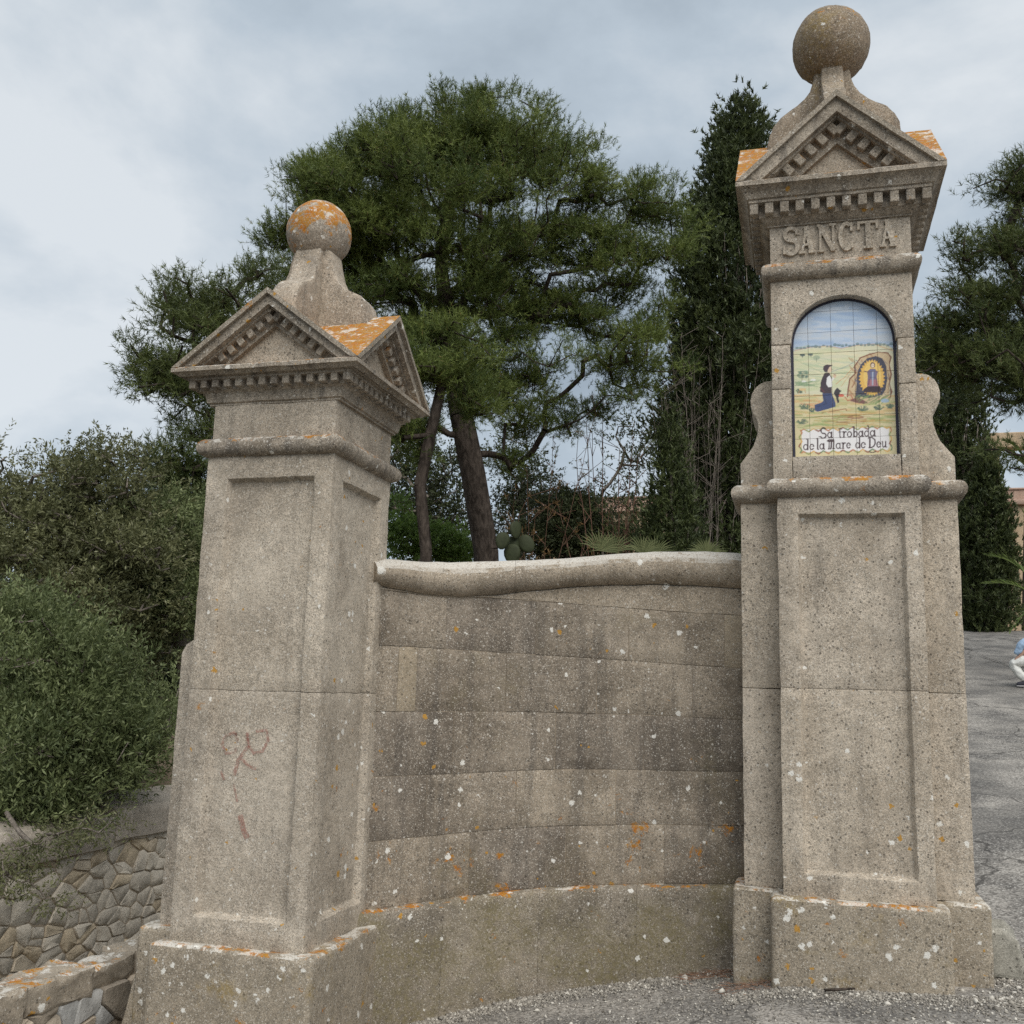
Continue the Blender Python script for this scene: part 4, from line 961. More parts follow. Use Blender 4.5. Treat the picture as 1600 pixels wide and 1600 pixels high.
RW = thing('retaining_wall', 'dry rubble retaining wall with sloping concrete top under the shrubs', 'wall', (RX - 0.2, 8.5, -2.75))
rt = lambda y: -1.50 + 0.022 * (y - 7.3)
for p, poly in cells(5.8, 11.0, rt, -2.75, 272, rr): stone_piece(poly, p, RX, rr.uniform(0.008, 0.026), M_RUBBLE, RW, rr)
block('mortar_core', RX - 0.35, RX + 0.005, 5.7, 11.1, -3.0, -1.53, M_MORTAR, RW, 0.005, 1, 0.004, 0.5, 31)
prism('coping', [(RX - 0.42, -1.6), (RX + 0.06, -1.52), (RX + 0.06, -1.30), (RX + 0.03, -1.25), (RX - 0.42, -1.16)], 'y', 5.7, 8.55, M_CONC, RW, bev=0.012, amp=0.012, seed=32, step=0.2)
bm = bmesh.new()
bmA = [(RX - 0.42, -1.6), (RX + 0.06, -1.515), (RX + 0.06, -1.28), (RX + 0.03, -1.23), (RX - 0.42, -1.14)]
prism('coping', [(u, v + 0.045) for u, v in bmA], 'y', 8.555, 11.1, M_CONC, RW, bev=0.012, amp=0.012, seed=33, step=0.2)
bm.free()
PX_ = -4.42
PW = thing('low_parapet', 'low rubble parapet with pale lichened capstones beside the low pillar', 'wall', (PX_ - 0.2, 5.6, -2.75))
for p, poly in cells(4.2, 6.9, lambda y: -1.97, -2.75, 62, rr, 1.1): stone_piece(poly, p, PX_, rr.uniform(0.012, 0.045), M_RUBBLE2, PW, rr)
block('mortar_core', PX_ - 0.26, PX_ - 0.004, 4.15, 7.0, -3.0, -1.99, M_MORTAR, PW, 0.005, 1, 0.004, 0.5, 34)
for y0, y1, dz, s, w_, o_ in ((4.2, 4.9, -0.05, 1, .30, .02), (4.915, 5.42, 0.0, 2, .26, .035), (5.435, 6.05, -0.015, 3, .30, .03), (6.062, 6.50, -0.05, 4, .24, .01), (6.51, 6.95, -0.03, 5, .28, .03)):
    block('capstone', PX_ - w_, PX_ + o_, y0, y1, -1.985, -1.79 + dz, M_CAPSTONE, PW, 0.03, 2, 0.026, 0.07, 35 + s)

# ------------------------------------------------------------------ plants: skeletons, tubes, leaves
def np_mesh(name, V, F, mat, parent, tint=None, smooth=False, kind=None):
    V = np.asarray(V, np.float32); F = np.asarray(F, np.int32); c = (V.min(0) + V.max(0)) / 2
    me = bpy.data.meshes.new(name); k = F.shape[1]
    me.vertices.add(len(V)); me.vertices.foreach_set('co', (V - c).ravel())
    me.loops.add(F.size); me.loops.foreach_set('vertex_index', F.ravel())
    me.polygons.add(len(F)); me.polygons.foreach_set('loop_start', np.arange(0, F.size, k, dtype=np.int32))
    if tint is not None:
        a = me.attributes.new('tint', 'FLOAT', 'POINT'); a.data.foreach_set('value', np.asarray(tint, np.float32))
    me.update(calc_edges=True)
    return mesh_object(name, me, mat, parent, Matrix.Translation(Vector([float(x) for x in c])), smooth)
def unit(a): return a / np.maximum(np.linalg.norm(a, axis=-1, keepdims=True), 1e-9)
def grow(trunk, targets, R, rng, first=0.35, seg=0.35, wob=0.10, upcost=0.6, rexp=0.45):
    """one woody skeleton: the trunk polyline, then each target joined to the nearest wood that lies below it"""
    T = []
    for a, b in zip(trunk[:-1], trunk[1:]):
        n = max(1, int(np.linalg.norm(np.array(b) - np.array(a)) / seg))
        for k in range(n): T.append(np.array(a) + (np.array(b) - np.array(a)) * k / n)
    T.append(np.array(trunk[-1])); nT = len(T)
    cap = nT + len(targets) * 24; P = np.zeros((cap, 3)); par = np.full(cap, -1); P[:nT] = T; par[1:nT] = np.arange(nT - 1); n = nT
    k0 = int(nT * first); tips = []
    order = np.argsort([min(np.linalg.norm(t - q) for q in T[k0:]) for t in targets])
    for i in order:
        t = targets[i]; d = t - P[k0:n]; dist = np.linalg.norm(d, axis=1)
        cost = dist + upcost * np.maximum(0, -d[:, 2]) + 0.25 * np.abs(d[:, 2]) * 0
        j = int(np.argmin(cost)) + k0; L = dist[j - k0]; m = max(1, min(22, int(L / seg)))
        side = rng.normal(0, 1, 3) * wob * L; prev = j
        for k in range(1, m + 1):
            u = k / m; q = P[j] + (t - P[j]) * u + side * math.sin(math.pi * u) + np.array([0, 0, -0.08 * L * math.sin(math.pi * u)]) + (rng.normal(0, 0.02, 3) if k < m else 0)
            if n >= cap: break
            P[n] = q; par[n] = prev; prev = n; n += 1
        tips.append(prev)
    P, par = P[:n], par[:n]; cnt = np.zeros(n)
    for tnode in tips: cnt[tnode] += 1
    cnt[nT - 1] += 1
    for i in range(n - 1, 0, -1): cnt[par[i]] += cnt[i]
    rad = R * (np.maximum(cnt, 0.4) / cnt[0]) ** rexp
    h = np.linspace(0, 1, nT); rad[:nT] = np.maximum(rad[:nT], R * (1 - 0.55 * h) * 0.6)
    return P, par, rad
def tubes(P, par, rad, sides=5, rmin=0.004):
    i = np.where(par >= 0)[0]; A, B = P[par[i]], P[i]; r0 = np.maximum(np.where(rad[par[i]] > rad[i] * 2.2, rad[i] * 1.35, rad[par[i]]), rmin); r1 = np.maximum(rad[i], rmin)
    d = unit(B - A); ref = np.where(np.abs(d[:, 2:3]) > 0.9, np.array([[1.0, 0, 0]]), np.array([[0, 0, 1.0]])); u = unit(np.cross(d, ref)); v = np.cross(d, u)
    a = np.arange(sides) * 2 * math.pi / sides; ca, sa = np.cos(a), np.sin(a)
    ring = u[:, None] * ca[None, :, None] + v[:, None] * sa[None, :, None]
    B = B + d * (np.where(r1 < 0.06, r1 * 0.4, 0.004)[:, None])
    V = np.concatenate([A[:, None] + ring * r0[:, None, None], B[:, None] + ring * r1[:, None, None]], 1)
    n = len(i); base = (np.arange(n) * 2 * sides)[:, None]; k = np.arange(sides); k2 = (k + 1) % sides
    F = np.stack([base + k, base + k2, base + sides + k2, base + sides + k], -1).reshape(-1, 4)
    return V.reshape(-1, 3), F
def needles(org, dr, n, L, w, spread, rng, along=0.25):
    """needle triangles round shoots at org pointing dr"""
    m = len(org); O = np.repeat(org, n, 0); D = np.repeat(dr, n, 0); N = len(O)
    O = O + D * rng.uniform(0, along, (N, 1)); nd = unit(D * 0.75 + rng.normal(0, spread, (N, 3)))
    side = unit(np.cross(nd, rng.normal(0, 1, (N, 3)))) * (w / 2) * rng.uniform(0.7, 1.3, (N, 1)); l = L * rng.uniform(0.65, 1.2, (N, 1))
    V = np.stack([O - side, O + side, O + nd * l], 1).reshape(-1, 3); return V, np.arange(N * 3).reshape(-1, 3)
def leaves(org, dr, n, L, w, spread, rng, along=0.25):
    m = len(org); O = np.repeat(org, n, 0); D = np.repeat(dr, n, 0); N = len(O)
    O = O + D * rng.uniform(0, along, (N, 1)) + rng.normal(0, 0.012, (N, 3)); nd = unit(D * 0.7 + rng.normal(0, spread, (N, 3)))
    side = unit(np.cross(nd, rng.normal(0, 1, (N, 3)))) * (w / 2); l = L * rng.uniform(0.6, 1.25, (N, 1))
    V = np.stack([O, O + nd * l * 0.5 + side, O + nd * l, O + nd * l * 0.5 - side], 1).reshape(-1, 3); return V, np.arange(N * 4).reshape(-1, 4)
def lobe_targets(lobes, rng, pads=0, psz=0.34):
    """points through rounded crown masses: (px, py, rx, ry, distance, depth radius in m, count, hollow)"""
    out, nrm = [], []
    right = np.array([math.cos(YAW), math.sin(YAW), 0.0])
    for px, py, rx, ry, d, rd, n, hol in lobes:
        c = np.array(at(px, py, d)); s = d / FPX * 1.03; fw = c.copy(); fw[2] = 0; fw = unit(fw); rt_ = np.array([fw[1], -fw[0], 0.0])
        q = unit(rng.normal(0, 1, (n, 3))) * (hol + (1 - hol) * rng.uniform(0, 1, (n, 1))) ** 0.6
        out.append(c + rt_ * q[:, :1] * rx * s + fw * q[:, 1:2] * rd + np.array([0, 0, 1.0]) * q[:, 2:] * ry * s); nrm.append(q)
        if pads:
            k_ = max(3, n // pads); idx = rng.integers(0, k_, n); ctr = out[-1][:k_][idx]; out[-1] = ctr + rng.normal(0, 1, (n, 3)) * np.array([psz, psz, psz * 0.42]); q = q[:k_][idx]
        nrm[-1] = rt_ * q[:, :1] + fw * q[:, 1:2] + np.array([0, 0, 1.0]) * q[:, 2:]
    return np.concatenate(out), unit(np.concatenate(nrm))
M_BARK = bark_mat('pine_bark', (0.028, 0.022, 0.018), (0.085, 0.068, 0.056))
M_BARK_GREY = bark_mat('grey_bark', (0.13, 0.11, 0.09), (0.27, 0.235, 0.20), 22)
M_BARK_RED = bark_mat('reddish_stems', (0.12, 0.065, 0.045), (0.23, 0.14, 0.10), 22)
M_PINE = leaf_mat('pine_needles', (0.05, 0.08, 0.018), (0.20, 0.245, 0.058), (0.22, 0.16, 0.06))
M_PINE_D = leaf_mat('dark_pine_needles', (0.046, 0.066, 0.02), (0.15, 0.18, 0.052), (0.16, 0.12, 0.05))
M_CYP = leaf_mat('cypress_sprays', (0.028, 0.042, 0.015), (0.10, 0.125, 0.04), None, 0.14)
M_OLIVE = leaf_mat('olive_leaves', (0.07, 0.078, 0.032), (0.21, 0.215, 0.10), (0.32, 0.32, 0.19), 0.25)
M_OLIVE2 = leaf_mat('wild_olive_leaves', (0.075, 0.10, 0.038), (0.245, 0.285, 0.125), (0.38, 0.41, 0.22), 0.3)
M_GREEN = leaf_mat('fresh_green_leaves', (0.08, 0.13, 0.03), (0.20, 0.30, 0.07), None, 0.35)
M_DARKLEAF = leaf_mat('dark_glossy_leaves', (0.035, 0.045, 0.02), (0.09, 0.11, 0.045), None, 0.15)
M_DRY = leaf_mat('dry_needles', (0.18, 0.10, 0.04), (0.30, 0.19, 0.08), None, 0.2)

def plant(name, label, cat, base, trunk, lobes, R, mats, kind, seed, shoots=18, per=12, L=0.12, w=0.014, spread=0.55, sig=0.22, flat=0.6, upb=0.5, group=None, first=0.35, sides=5, upcost=0.6, along=0.2, rmin=0.004, wob=0.1, pads=0, psz=0.34):
    rng = np.random.default_rng(seed); t, nr = lobe_targets(lobes, rng, pads, psz)
    root = thing(name, label, cat, base, group)
    P, par, rad = grow([np.array(p) for p in trunk], t, R, rng, first, wob=wob, upcost=upcost)
    V, F = tubes(P, par, rad, sides, rmin); np_mesh('trunk', V, F, mats[0], root, smooth=True)
    m = len(t); T = np.repeat(t, shoots, 0); Nn = np.repeat(nr, shoots, 0); k = len(T); size = np.repeat(rng.uniform(0.6, 1.25, m), shoots)[:, None]
    off = rng.normal(0, 1, (k, 3)) * np.array([1, 1, flat]) * sig * size; O = T + off
    D = unit(Nn * 0.35 + np.array([0, 0, upb]) + unit(off) * 0.5 + rng.normal(0, 0.3, (k, 3)))
    fn = needles if kind == 'needle' else leaves
    LV, LF = fn(O, D, per, L, w, spread, rng, along)
    nv = 3 if kind == 'needle' else 4
    tc = np.clip(rng.normal(0.45, 0.26 if kind == 'leaf' else 0.2, m), 0, 0.9); tint = np.repeat(np.clip(np.repeat(tc, shoots) + rng.normal(0, 0.12, k), 0, 0.92), per)
    tint = np.where(rng.uniform(0, 1, len(tint)) > 0.985, 1.0, tint); tint = np.repeat(tint, nv)
    np_mesh('crown', LV, LF, mats[1], root, tint)
    return root
def gpos(px, d):
    v = at(px, 1080, d); return (v.x, v.y, ground_z(v.x, v.y) - 0.1)
def tp(*pts): return [np.array(at(px, py, d)) for px, py, d in pts]

# ---- pines
b = gpos(775, 20)
plant('pine_tree', 'broad domed pine with thick leaning trunk behind the curved wall', 'tree', b, [np.array(b)] + tp((760, 860, 20), (740, 740, 20), (722, 650, 20), (705, 540, 20.2), (690, 420, 20.4), (700, 330, 20.5)),
      [(690, 345, 220, 130, 20, 2.8, 480, 0.65), (545, 330, 105, 85, 19.2, 1.7, 115, 0.6), (800, 312, 140, 100, 19.6, 2.1, 170, 0.6), (775, 226, 110, 46, 20, 1.4, 90, 0.5), (660, 250, 90, 42, 19.6, 1.3, 66, 0.5), (500, 300, 36, 36, 19.6, 0.7, 24, 0.4), (465, 380, 48, 62, 19.6, 1.0, 36, 0.5),
       (890, 270, 60, 55, 20, 1.2, 34, 0.5), (640, 440, 130, 70, 19.0, 1.5, 60, 0.5), (1005, 340, 55, 56, 20.6, 1.0, 56, 0.4), (1025, 430, 40, 70, 20.6, 0.9, 40, 0.4), (940, 480, 90, 80, 20.6, 1.3, 60, 0.3), (860, 420, 100, 90, 20.2, 1.5, 80, 0.3), (980, 560, 70, 55, 20.4, 1.0, 40, 0.3), (850, 590, 100, 60, 20.2, 1.2, 50, 0.3), (930, 400, 60, 60, 20.3, 1.0, 36, 0.3),
       (600, 500, 95, 70, 19.6, 1.3, 80, 0.4), (740, 500, 110, 70, 20.4, 1.5, 90, 0.4), (690, 600, 90, 50, 20.4, 1.2, 50, 0.4), (520, 450, 70, 70, 19.6, 1.0, 40, 0.4), (780, 640, 90, 44, 20.6, 1.0, 30, 0.4), (940, 620, 70, 40, 20.6, 0.9, 24, 0.4), (830, 690, 70, 40, 20.6, 0.8, 18, 0.4), (620, 640, 70, 50, 20.2, 1.0, 34, 0.4)],
      0.255, (M_BARK, M_PINE), 'needle', 101, shoots=26, per=18, L=0.10, w=0.011, sig=0.14, flat=0.6, upb=0.6, sides=7, first=0.42, wob=0.05, pads=5, psz=0.27)
b = gpos(668, 17.5)
plant('pine_tree', 'bright green young pine with forked trunk just behind the low pillar', 'tree', b, [np.array(b)] + tp((665, 860, 17.5), (655, 760, 17.5), (672, 680, 17.5), (690, 600, 17.6), (700, 540, 17.7)),
      [(700, 550, 58, 55, 17.5, 0.7, 60, 0.4), (660, 600, 50, 42, 17.4, 0.6, 30, 0.4), (650, 690, 55, 40, 17.5, 0.6, 24, 0.4), (720, 620, 50, 36, 17.7, 0.6, 22, 0.4), (620, 560, 36, 50, 17.4, 0.5, 16, 0.4)], 0.11, (M_BARK, M_PINE), 'needle', 102, shoots=22, per=18, L=0.10, w=0.011, sig=0.13, upb=0.7, pads=4, psz=0.2)
b = gpos(450, 16)
plant('pine_tree', 'dark pine whose crown leans out left behind the low pillar', 'tree', b, [np.array(b)] + tp((440, 950, 16), (430, 760, 16), (400, 640, 16), (370, 560, 16)),
      [(272, 540, 52, 58, 16, 0.8, 50, 0.4), (335, 490, 56, 46, 16, 0.8, 44, 0.4), (388, 450, 38, 26, 16, 0.6, 18, 0.4), (300, 610, 62, 44, 16, 0.8, 44, 0.4), (390, 560, 60, 80, 16.2, 0.9, 40, 0.4), (345, 660, 52, 38, 16, 0.7, 30, 0.4), (268, 725, 46, 34, 15.8, 0.7, 32, 0.4), (325, 720, 56, 46, 16, 0.8, 44, 0.4), (280, 770, 50, 30, 15.8, 0.6, 22, 0.4), (370, 780, 50, 50, 16, 0.7, 26, 0.4), (228, 575, 20, 26, 16, 0.4, 10, 0.3)],
      0.2, (M_BARK, M_PINE_D), 'needle', 103, shoots=20, per=16, L=0.095, w=0.011, sig=0.125, flat=0.65, upb=0.5, pads=5, psz=0.22)
b = gpos(1720, 27)
plant('pine_tree', 'tall pine reaching in at the edge of the road', 'tree', b, [np.array(b)] + tp((1715, 900, 27), (1700, 700, 27), (1690, 520, 27), (1680, 380, 27)),
      [(1590, 330, 55, 70, 27, 1.3, 60, 0.5), (1570, 410, 72, 45, 27, 1.3, 60, 0.5), (1545, 430, 40, 20, 27, 0.7, 16, 0.3), (1610, 270, 40, 35, 27, 0.9, 24, 0.4), (1500, 520, 58, 52, 26.5, 1.2, 70, 0.5), (1560, 510, 70, 50, 26.5, 1.3, 70, 0.5), (1590, 580, 60, 52, 26.5, 1.2, 60, 0.5), (1470, 560, 40, 50, 26.5, 0.8, 30, 0.5), (1650, 450, 80, 120, 27, 1.6, 80, 0.5), (1604, 706, 24, 22, 26.5, 0.5, 10, 0.3), (1530, 600, 60, 44, 27, 1, 34, 0.4)],
      0.28, (M_BARK, M_PINE_D), 'needle', 104, shoots=20, per=14, L=0.15, w=0.017, sig=0.18, upb=0.5, sides=5, pads=5, psz=0.38)

# ---- cypresses
def cypress(label, px, d, py_base, py_top, prof, seed, mat=None, n=620, bare=120, group=None, lean=0.0, flake=0.11, wf=0.03, per=9, shoots=9, holes=0.0, name='cypress_tree'):
    """prof: half widths in photograph pixels from foot to tip"""
    rng = np.random.default_rng(seed); s = d / FPX * 1.03
    foot = np.array(at(px, py_base, d)); top = np.array(at(px + lean, py_top, d)); H = top[2] - foot[2]
    gz = ground_z(foot[0], foot[1]); foot[2] = min(foot[2], gz + 0.0) if foot[2] - gz < 6 else foot[2]
    H = top[2] - foot[2]; root = thing(name, label, 'tree', (foot[0], foot[1], min(foot[2], gz)), group)
    ax = lambda u: foot + (top - foot) * u
    hw = lambda u: np.interp(u, np.linspace(0, 1, len(prof)), prof) * s
    uu_ = rng.uniform(0.02, 1, n * 6); uu_ = uu_[rng.uniform(0, 1, n * 6) < hw(uu_) / (max(prof) * s)]; u = uu_[:n]; n = len(u); a = rng.uniform(0, 2 * math.pi, n); rr_ = hw(u) * (0.55 + 0.45 * rng.uniform(0, 1, n) ** 0.5) * (1 + 0.30 * np.sin(a * 3 + u * 17 + seed) * np.sin(u * 23 + seed) + 0.16 * np.sin(a * 5 + u * 41 + seed))
    C = ax(u[:, None]) + np.stack([np.cos(a) * rr_, np.sin(a) * rr_, np.zeros(n)], 1)
    if holes:
        keep = np.array([mnoise.noise(Vector(c * 0.9)) for c in C]) > -0.35 + holes * 0.5
        keep |= u > 0.75; C, a, u = C[keep], a[keep], u[keep]; n = len(C)
    out = np.stack([np.cos(a), np.sin(a), np.zeros(n)], 1)
    O = np.repeat(C, shoots, 0) + rng.normal(0, 1, (n * shoots, 3)) * np.array([0.16, 0.16, 0.30]) * np.clip(H / 9, 0.35, 1.1); D = unit(np.repeat(out, shoots, 0) * 0.45 + np.array([0, 0, 1.0]) + rng.normal(0, 0.25, (n * shoots, 3)))
    V, F = needles(O, D, per, flake, wf, 0.42, rng, 0.12)
    tc = np.clip(rng.normal(0.45, 0.22, n), 0, 1); tint = np.repeat(np.clip(np.repeat(np.repeat(tc, shoots), per) + rng.normal(0, 0.12, n * shoots * per), 0, 1), 3)
    np_mesh('crown', V, F, mat or M_CYP, root, tint)
    # trunk and steep bare stems
    P, par, rad = [foot - np.array([0, 0, 0.4])], [-1], [max(0.1, hw(0.3) * 0.2)]
    for k in range(1, 13): P.append(ax(k / 12.5) + rng.normal(0, 0.02, 3)); par.append(len(P) - 2); rad.append(max(0.1, hw(0.3) * 0.2) * (1 - k / 13.5))
    for k in range(bare):
        u0 = rng.uniform(0.02, 0.62); a0 = rng.uniform(0, 2 * math.pi); q = ax(u0); prev = None; le = rng.uniform(0.14, 0.3)
        for m_ in range(6):
            f = m_ / 5; uu = min(0.98, u0 + le * f); r_ = hw(uu) * min(1, 0.25 + 0.85 * f) * rng.uniform(0.8, 1.05)
            pt = ax(uu) + np.array([math.cos(a0) * r_, math.sin(a0) * r_, 0]) + rng.normal(0, 0.03, 3)
            P.append(pt); par.append(-1 if prev is None else prev); rad.append(0.028 * (1 - 0.75 * f) * (d / 24)); prev = len(P) - 1
    V, F = tubes(np.array(P), np.array(par), np.array(rad), 4, 0.006); np_mesh('trunk', V, F, M_BARK_GREY, root, smooth=True)
    return root
cypress('tall ragged cypress with bare grey stems beside the tall pillar', 1148, 24, 900, 180, [48, 66, 84, 94, 98, 98, 92, 80, 64, 44, 18], 201, n=1150, bare=170, holes=0.15, per=11, shoots=28, lean=8, flake=0.13, wf=0.036)
cypress('bushy small cypress beyond the wall, beside the tall ragged one', 1048, 19, 900, 655, [50, 58, 56, 48, 36, 20, 6], 202, n=800, bare=20, per=10, flake=0.09, wf=0.026)
cypress('leaning dark cypress showing through gaps beyond the curved wall', 1095, 27, 900, 560, [30, 34, 36, 34, 30, 24, 10], 203, n=330, bare=90, holes=0.8)
cypress('dense dark cypress standing at the top of the road', 1541, 35.5, 1003, 705, [14, 34, 38, 36, 30, 22, 13, 5], 204, n=700, bare=40, flake=0.14, wf=0.045)
cypress('tall dark cypress beside the top of the road, next to the pillar edge', 1500, 37, 1000, 575, [30, 40, 44, 44, 42, 38, 30, 16], 205, n=900, bare=120, flake=0.14, wf=0.045)
cypress('narrow cypress half hidden behind the tall pillar', 1462, 38, 1000, 500, [34, 44, 46, 46, 44, 38, 26, 10], 206, n=600, bare=40, flake=0.14, wf=0.045)

# ---- shrubs beyond the curved wall
b = gpos(885, 22)
plant('evergreen_shrub', 'dark rounded evergreen shrub just over the wall', 'shrub', b, [np.array(b)] + tp((885, 860, 22), (885, 800, 22)), [(890, 830, 42, 50, 22, 0.6, 120, 0.3), (870, 790, 24, 24, 22, 0.4, 30, 0.3), (905, 800, 26, 26, 22, 0.4, 30, 0.3), (838, 845, 30, 34, 22, 0.4, 50, 0.3), (925, 845, 30, 36, 22, 0.4, 50, 0.3), (970, 850, 30, 26, 22, 0.4, 40, 0.3)], 0.08, (M_BARK_GREY, M_DARKLEAF), 'leaf', 301, shoots=14, per=10, L=0.07, w=0.03, sig=0.14, upb=0.3)
b = gpos(670, 25)
plant('leafy_shrub', 'bright green leafy shrub glimpsed between the pine trunks', 'shrub', b, [np.array(b)] + tp((670, 860, 25), (668, 830, 25)), [(640, 845, 34, 30, 25, 0.6, 60, 0.3), (690, 850, 40, 28, 25, 0.6, 60, 0.3), (720, 865, 30, 20, 25, 0.5, 30, 0.3), (625, 800, 16, 24, 25, 0.3, 12, 0.3)], 0.06, (M_BARK_GREY, M_GREEN), 'leaf', 302, shoots=12, per=9, L=0.09, w=0.04, sig=0.16, upb=0.2)
def stems(label, px, d, py_base, py_top, spread_px, n, seed, mat, r=0.018, leafmat=None, name='bare_shrub'):
    rng = np.random.default_rng(seed); s = d / FPX * 1.03; foot = np.array(at(px, py_base, d)); gz = ground_z(foot[0], foot[1]); root = thing(name, label, 'shrub', (foot[0], foot[1], gz))
    H = at(px, py_top, d).z - foot[2]; P, par, rad = [], [], []; tips, dirs = [], []
    for k in range(n):
        q = foot + np.array([rng.normal(0, spread_px * 0.35 * s), rng.normal(0, spread_px * 0.35 * s), gz - foot[2]]); prev = -1; lean = rng.normal(0, 0.09, 2); hh = (H + foot[2] - gz) * rng.uniform(0.6, 1.05)
        for m_ in range(13):
            f = m_ / 12; P.append(q + np.array([lean[0] * hh * f + rng.normal(0, 0.012), lean[1] * hh * f + rng.normal(0, 0.012), hh * f])); par.append(prev); rad.append(r * (1 - 0.7 * f)); prev = len(P) - 1
            if m_ > 5:
                for _ in range(2):
                    o = P[-1] + rng.normal(0, 1, 3) * np.array([0.16, 0.16, 0.05]) + np.array([0, 0, 0.16]); P.append(o); par.append(prev); rad.append(r * 0.25); tips.append(o); dirs.append(unit(o - P[prev]))
    V, F = tubes(np.array(P), np.array(par), np.array(rad), 4, 0.005); np_mesh('stems', V, F, mat, root, smooth=True)
    if leafmat:
        V, F = needles(np.array(tips), np.array(dirs), 9, 0.12, 0.014, 0.7, rng, 0.1); np_mesh('foliage', V, F, leafmat, root, np.repeat(rng.uniform(0, 1, len(F)), 3))
    return root
stems('spindly shrub of dark upright stems beyond the wall', 955, 21, 890, 640, 26, 15, 303, M_BARK_RED, 0.020, M_PINE_D)
stems('dry reddish twiggy shrub beside the thick pine trunk', 825, 20.5, 890, 660, 36, 7, 304, M_BARK_RED, 0.010, M_DRY)
stems('thin grey twigs between the cypress and the spindly shrub', 1110, 22.5, 890, 540, 46, 34, 305, M_BARK_GREY, 0.010)

b = gpos(650, 31)
plant('broadleaf_tree', 'shadowy tree in the background between the low pillar and the pine trunk', 'tree', b, [np.array(b)] + tp((650, 860, 31), (655, 800, 31)), [(640, 770, 50, 50, 31, 1.0, 70, 0.3), (700, 800, 46, 50, 31, 1.0, 60, 0.3), (620, 700, 40, 40, 31, 0.8, 30, 0.3), (690, 730, 36, 36, 31, 0.8, 26, 0.3)], 0.12, (M_BARK_GREY, M_DARKLEAF), 'leaf', 306, shoots=12, per=10, L=0.1, w=0.045, sig=0.3, upb=0.2)
b = gpos(820, 29)
plant('broadleaf_tree', 'thin open tree in the background behind the dry twiggy shrub', 'tree', b, [np.array(b)] + tp((815, 860, 29), (818, 790, 29)), [(800, 720, 50, 50, 29, 0.9, 34, 0.3), (840, 770, 40, 40, 29, 0.8, 40, 0.3), (790, 800, 30, 40, 29, 0.8, 30, 0.3), (1000, 690, 40, 50, 29.5, 0.8, 30, 0.3), (960, 800, 40, 50, 29.5, 0.8, 40, 0.3)], 0.1, (M_BARK_GREY, M_DARKLEAF), 'leaf', 307, shoots=11, per=9, L=0.09, w=0.04, sig=0.26, upb=0.2)

# ---- olive thicket above the retaining wall
b = gpos(120, 14.5)
plant('olive_tree', 'large grey green olive filling the left edge above the retaining wall', 'tree', b, [np.array(b)] + tp((150, 1130, 14.2), (130, 1030, 14.2), (110, 930, 14.4)),
      [(45, 810, 85, 58, 14.3, 1.0, 110, 0.4), (150, 790, 66, 62, 14.2, 0.9, 110, 0.4), (60, 900, 120, 80, 13.8, 1.0, 150, 0.4), (180, 890, 80, 76, 13.8, 0.9, 130, 0.4), (90, 985, 100, 60, 13.4, 0.8, 90, 0.4), (20, 765, 36, 20, 14.3, 0.6, 14, 0.3), (80, 735, 20, 26, 14.2, 0.4, 8, 0.3), (168, 728, 22, 22, 14.2, 0.4, 9, 0.3), (120, 745, 14, 20, 14.2, 0.3, 5, 0.3), (0, 735, 12, 14, 14.3, 0.3, 4, 0.3), (210, 800, 14, 30, 14.2, 0.3, 6, 0.3), (200, 980, 80, 50, 13.8, 0.8, 50, 0.4)],
      0.16, (M_BARK_GREY, M_OLIVE), 'leaf', 401, shoots=13, per=13, L=0.062, w=0.019, sig=0.14, flat=0.8, upb=0.35, spread=0.7, along=0.16, pads=5, psz=0.2)
b = gpos(300, 15)
plant('olive_tree', 'darker olive with bare low branches close to the low pillar', 'tree', b, [np.array(b)] + tp((300, 1120, 14.8), (285, 1010, 14.6), (270, 930, 14.6)),
      [(270, 860, 62, 70, 14.6, 0.9, 120, 0.4), (310, 850, 44, 60, 15, 0.8, 70, 0.4), (255, 940, 62, 50, 14.4, 0.8, 80, 0.4), (220, 830, 50, 40, 14.6, 0.8, 50, 0.4), (300, 960, 40, 60, 14.8, 0.7, 50, 0.4)],
      0.12, (M_BARK_GREY, M_OLIVE2), 'leaf', 402, shoots=16, per=13, L=0.055, w=0.018, sig=0.15, flat=0.8, upb=0.3, spread=0.7, along=0.16)
b = gpos(70, 11)
plant('olive_shrub', 'fresh green wild olive shrub drooping over the sloping concrete top', 'shrub', b, [np.array(b)] + tp((80, 1300, 10.9), (75, 1230, 10.8), (70, 1150, 10.8)),
      [(50, 1070, 80, 88, 10.8, 0.8, 170, 0.2), (20, 975, 24, 30, 10.9, 0.3, 16, 0.2), (85, 990, 26, 30, 10.9, 0.3, 14, 0.2), (150, 1085, 30, 40, 10.8, 0.3, 16, 0.2), (120, 1155, 90, 62, 10.7, 0.7, 170, 0.4), (40, 1210, 90, 66, 10.5, 0.8, 150, 0.4), (205, 1155, 46, 44, 10.9, 0.5, 80, 0.4), (30, 1000, 40, 36, 10.9, 0.5, 36, 0.3), (110, 1060, 50, 44, 10.8, 0.6, 50, 0.3), (40, 1262, 56, 30, 10.2, 0.4, 50, 0.3), (0, 1295, 40, 36, 10.0, 0.4, 34, 0.3), (235, 1120, 26, 26, 10.9, 0.4, 16, 0.3)],
      0.08, (M_BARK_GREY, M_OLIVE2), 'leaf', 403, shoots=11, per=12, L=0.06, w=0.017, sig=0.085, flat=1.3, upb=0.8, spread=0.5, along=0.22, rmin=0.0035, pads=6, psz=0.15)
b = gpos(40, 9.9)
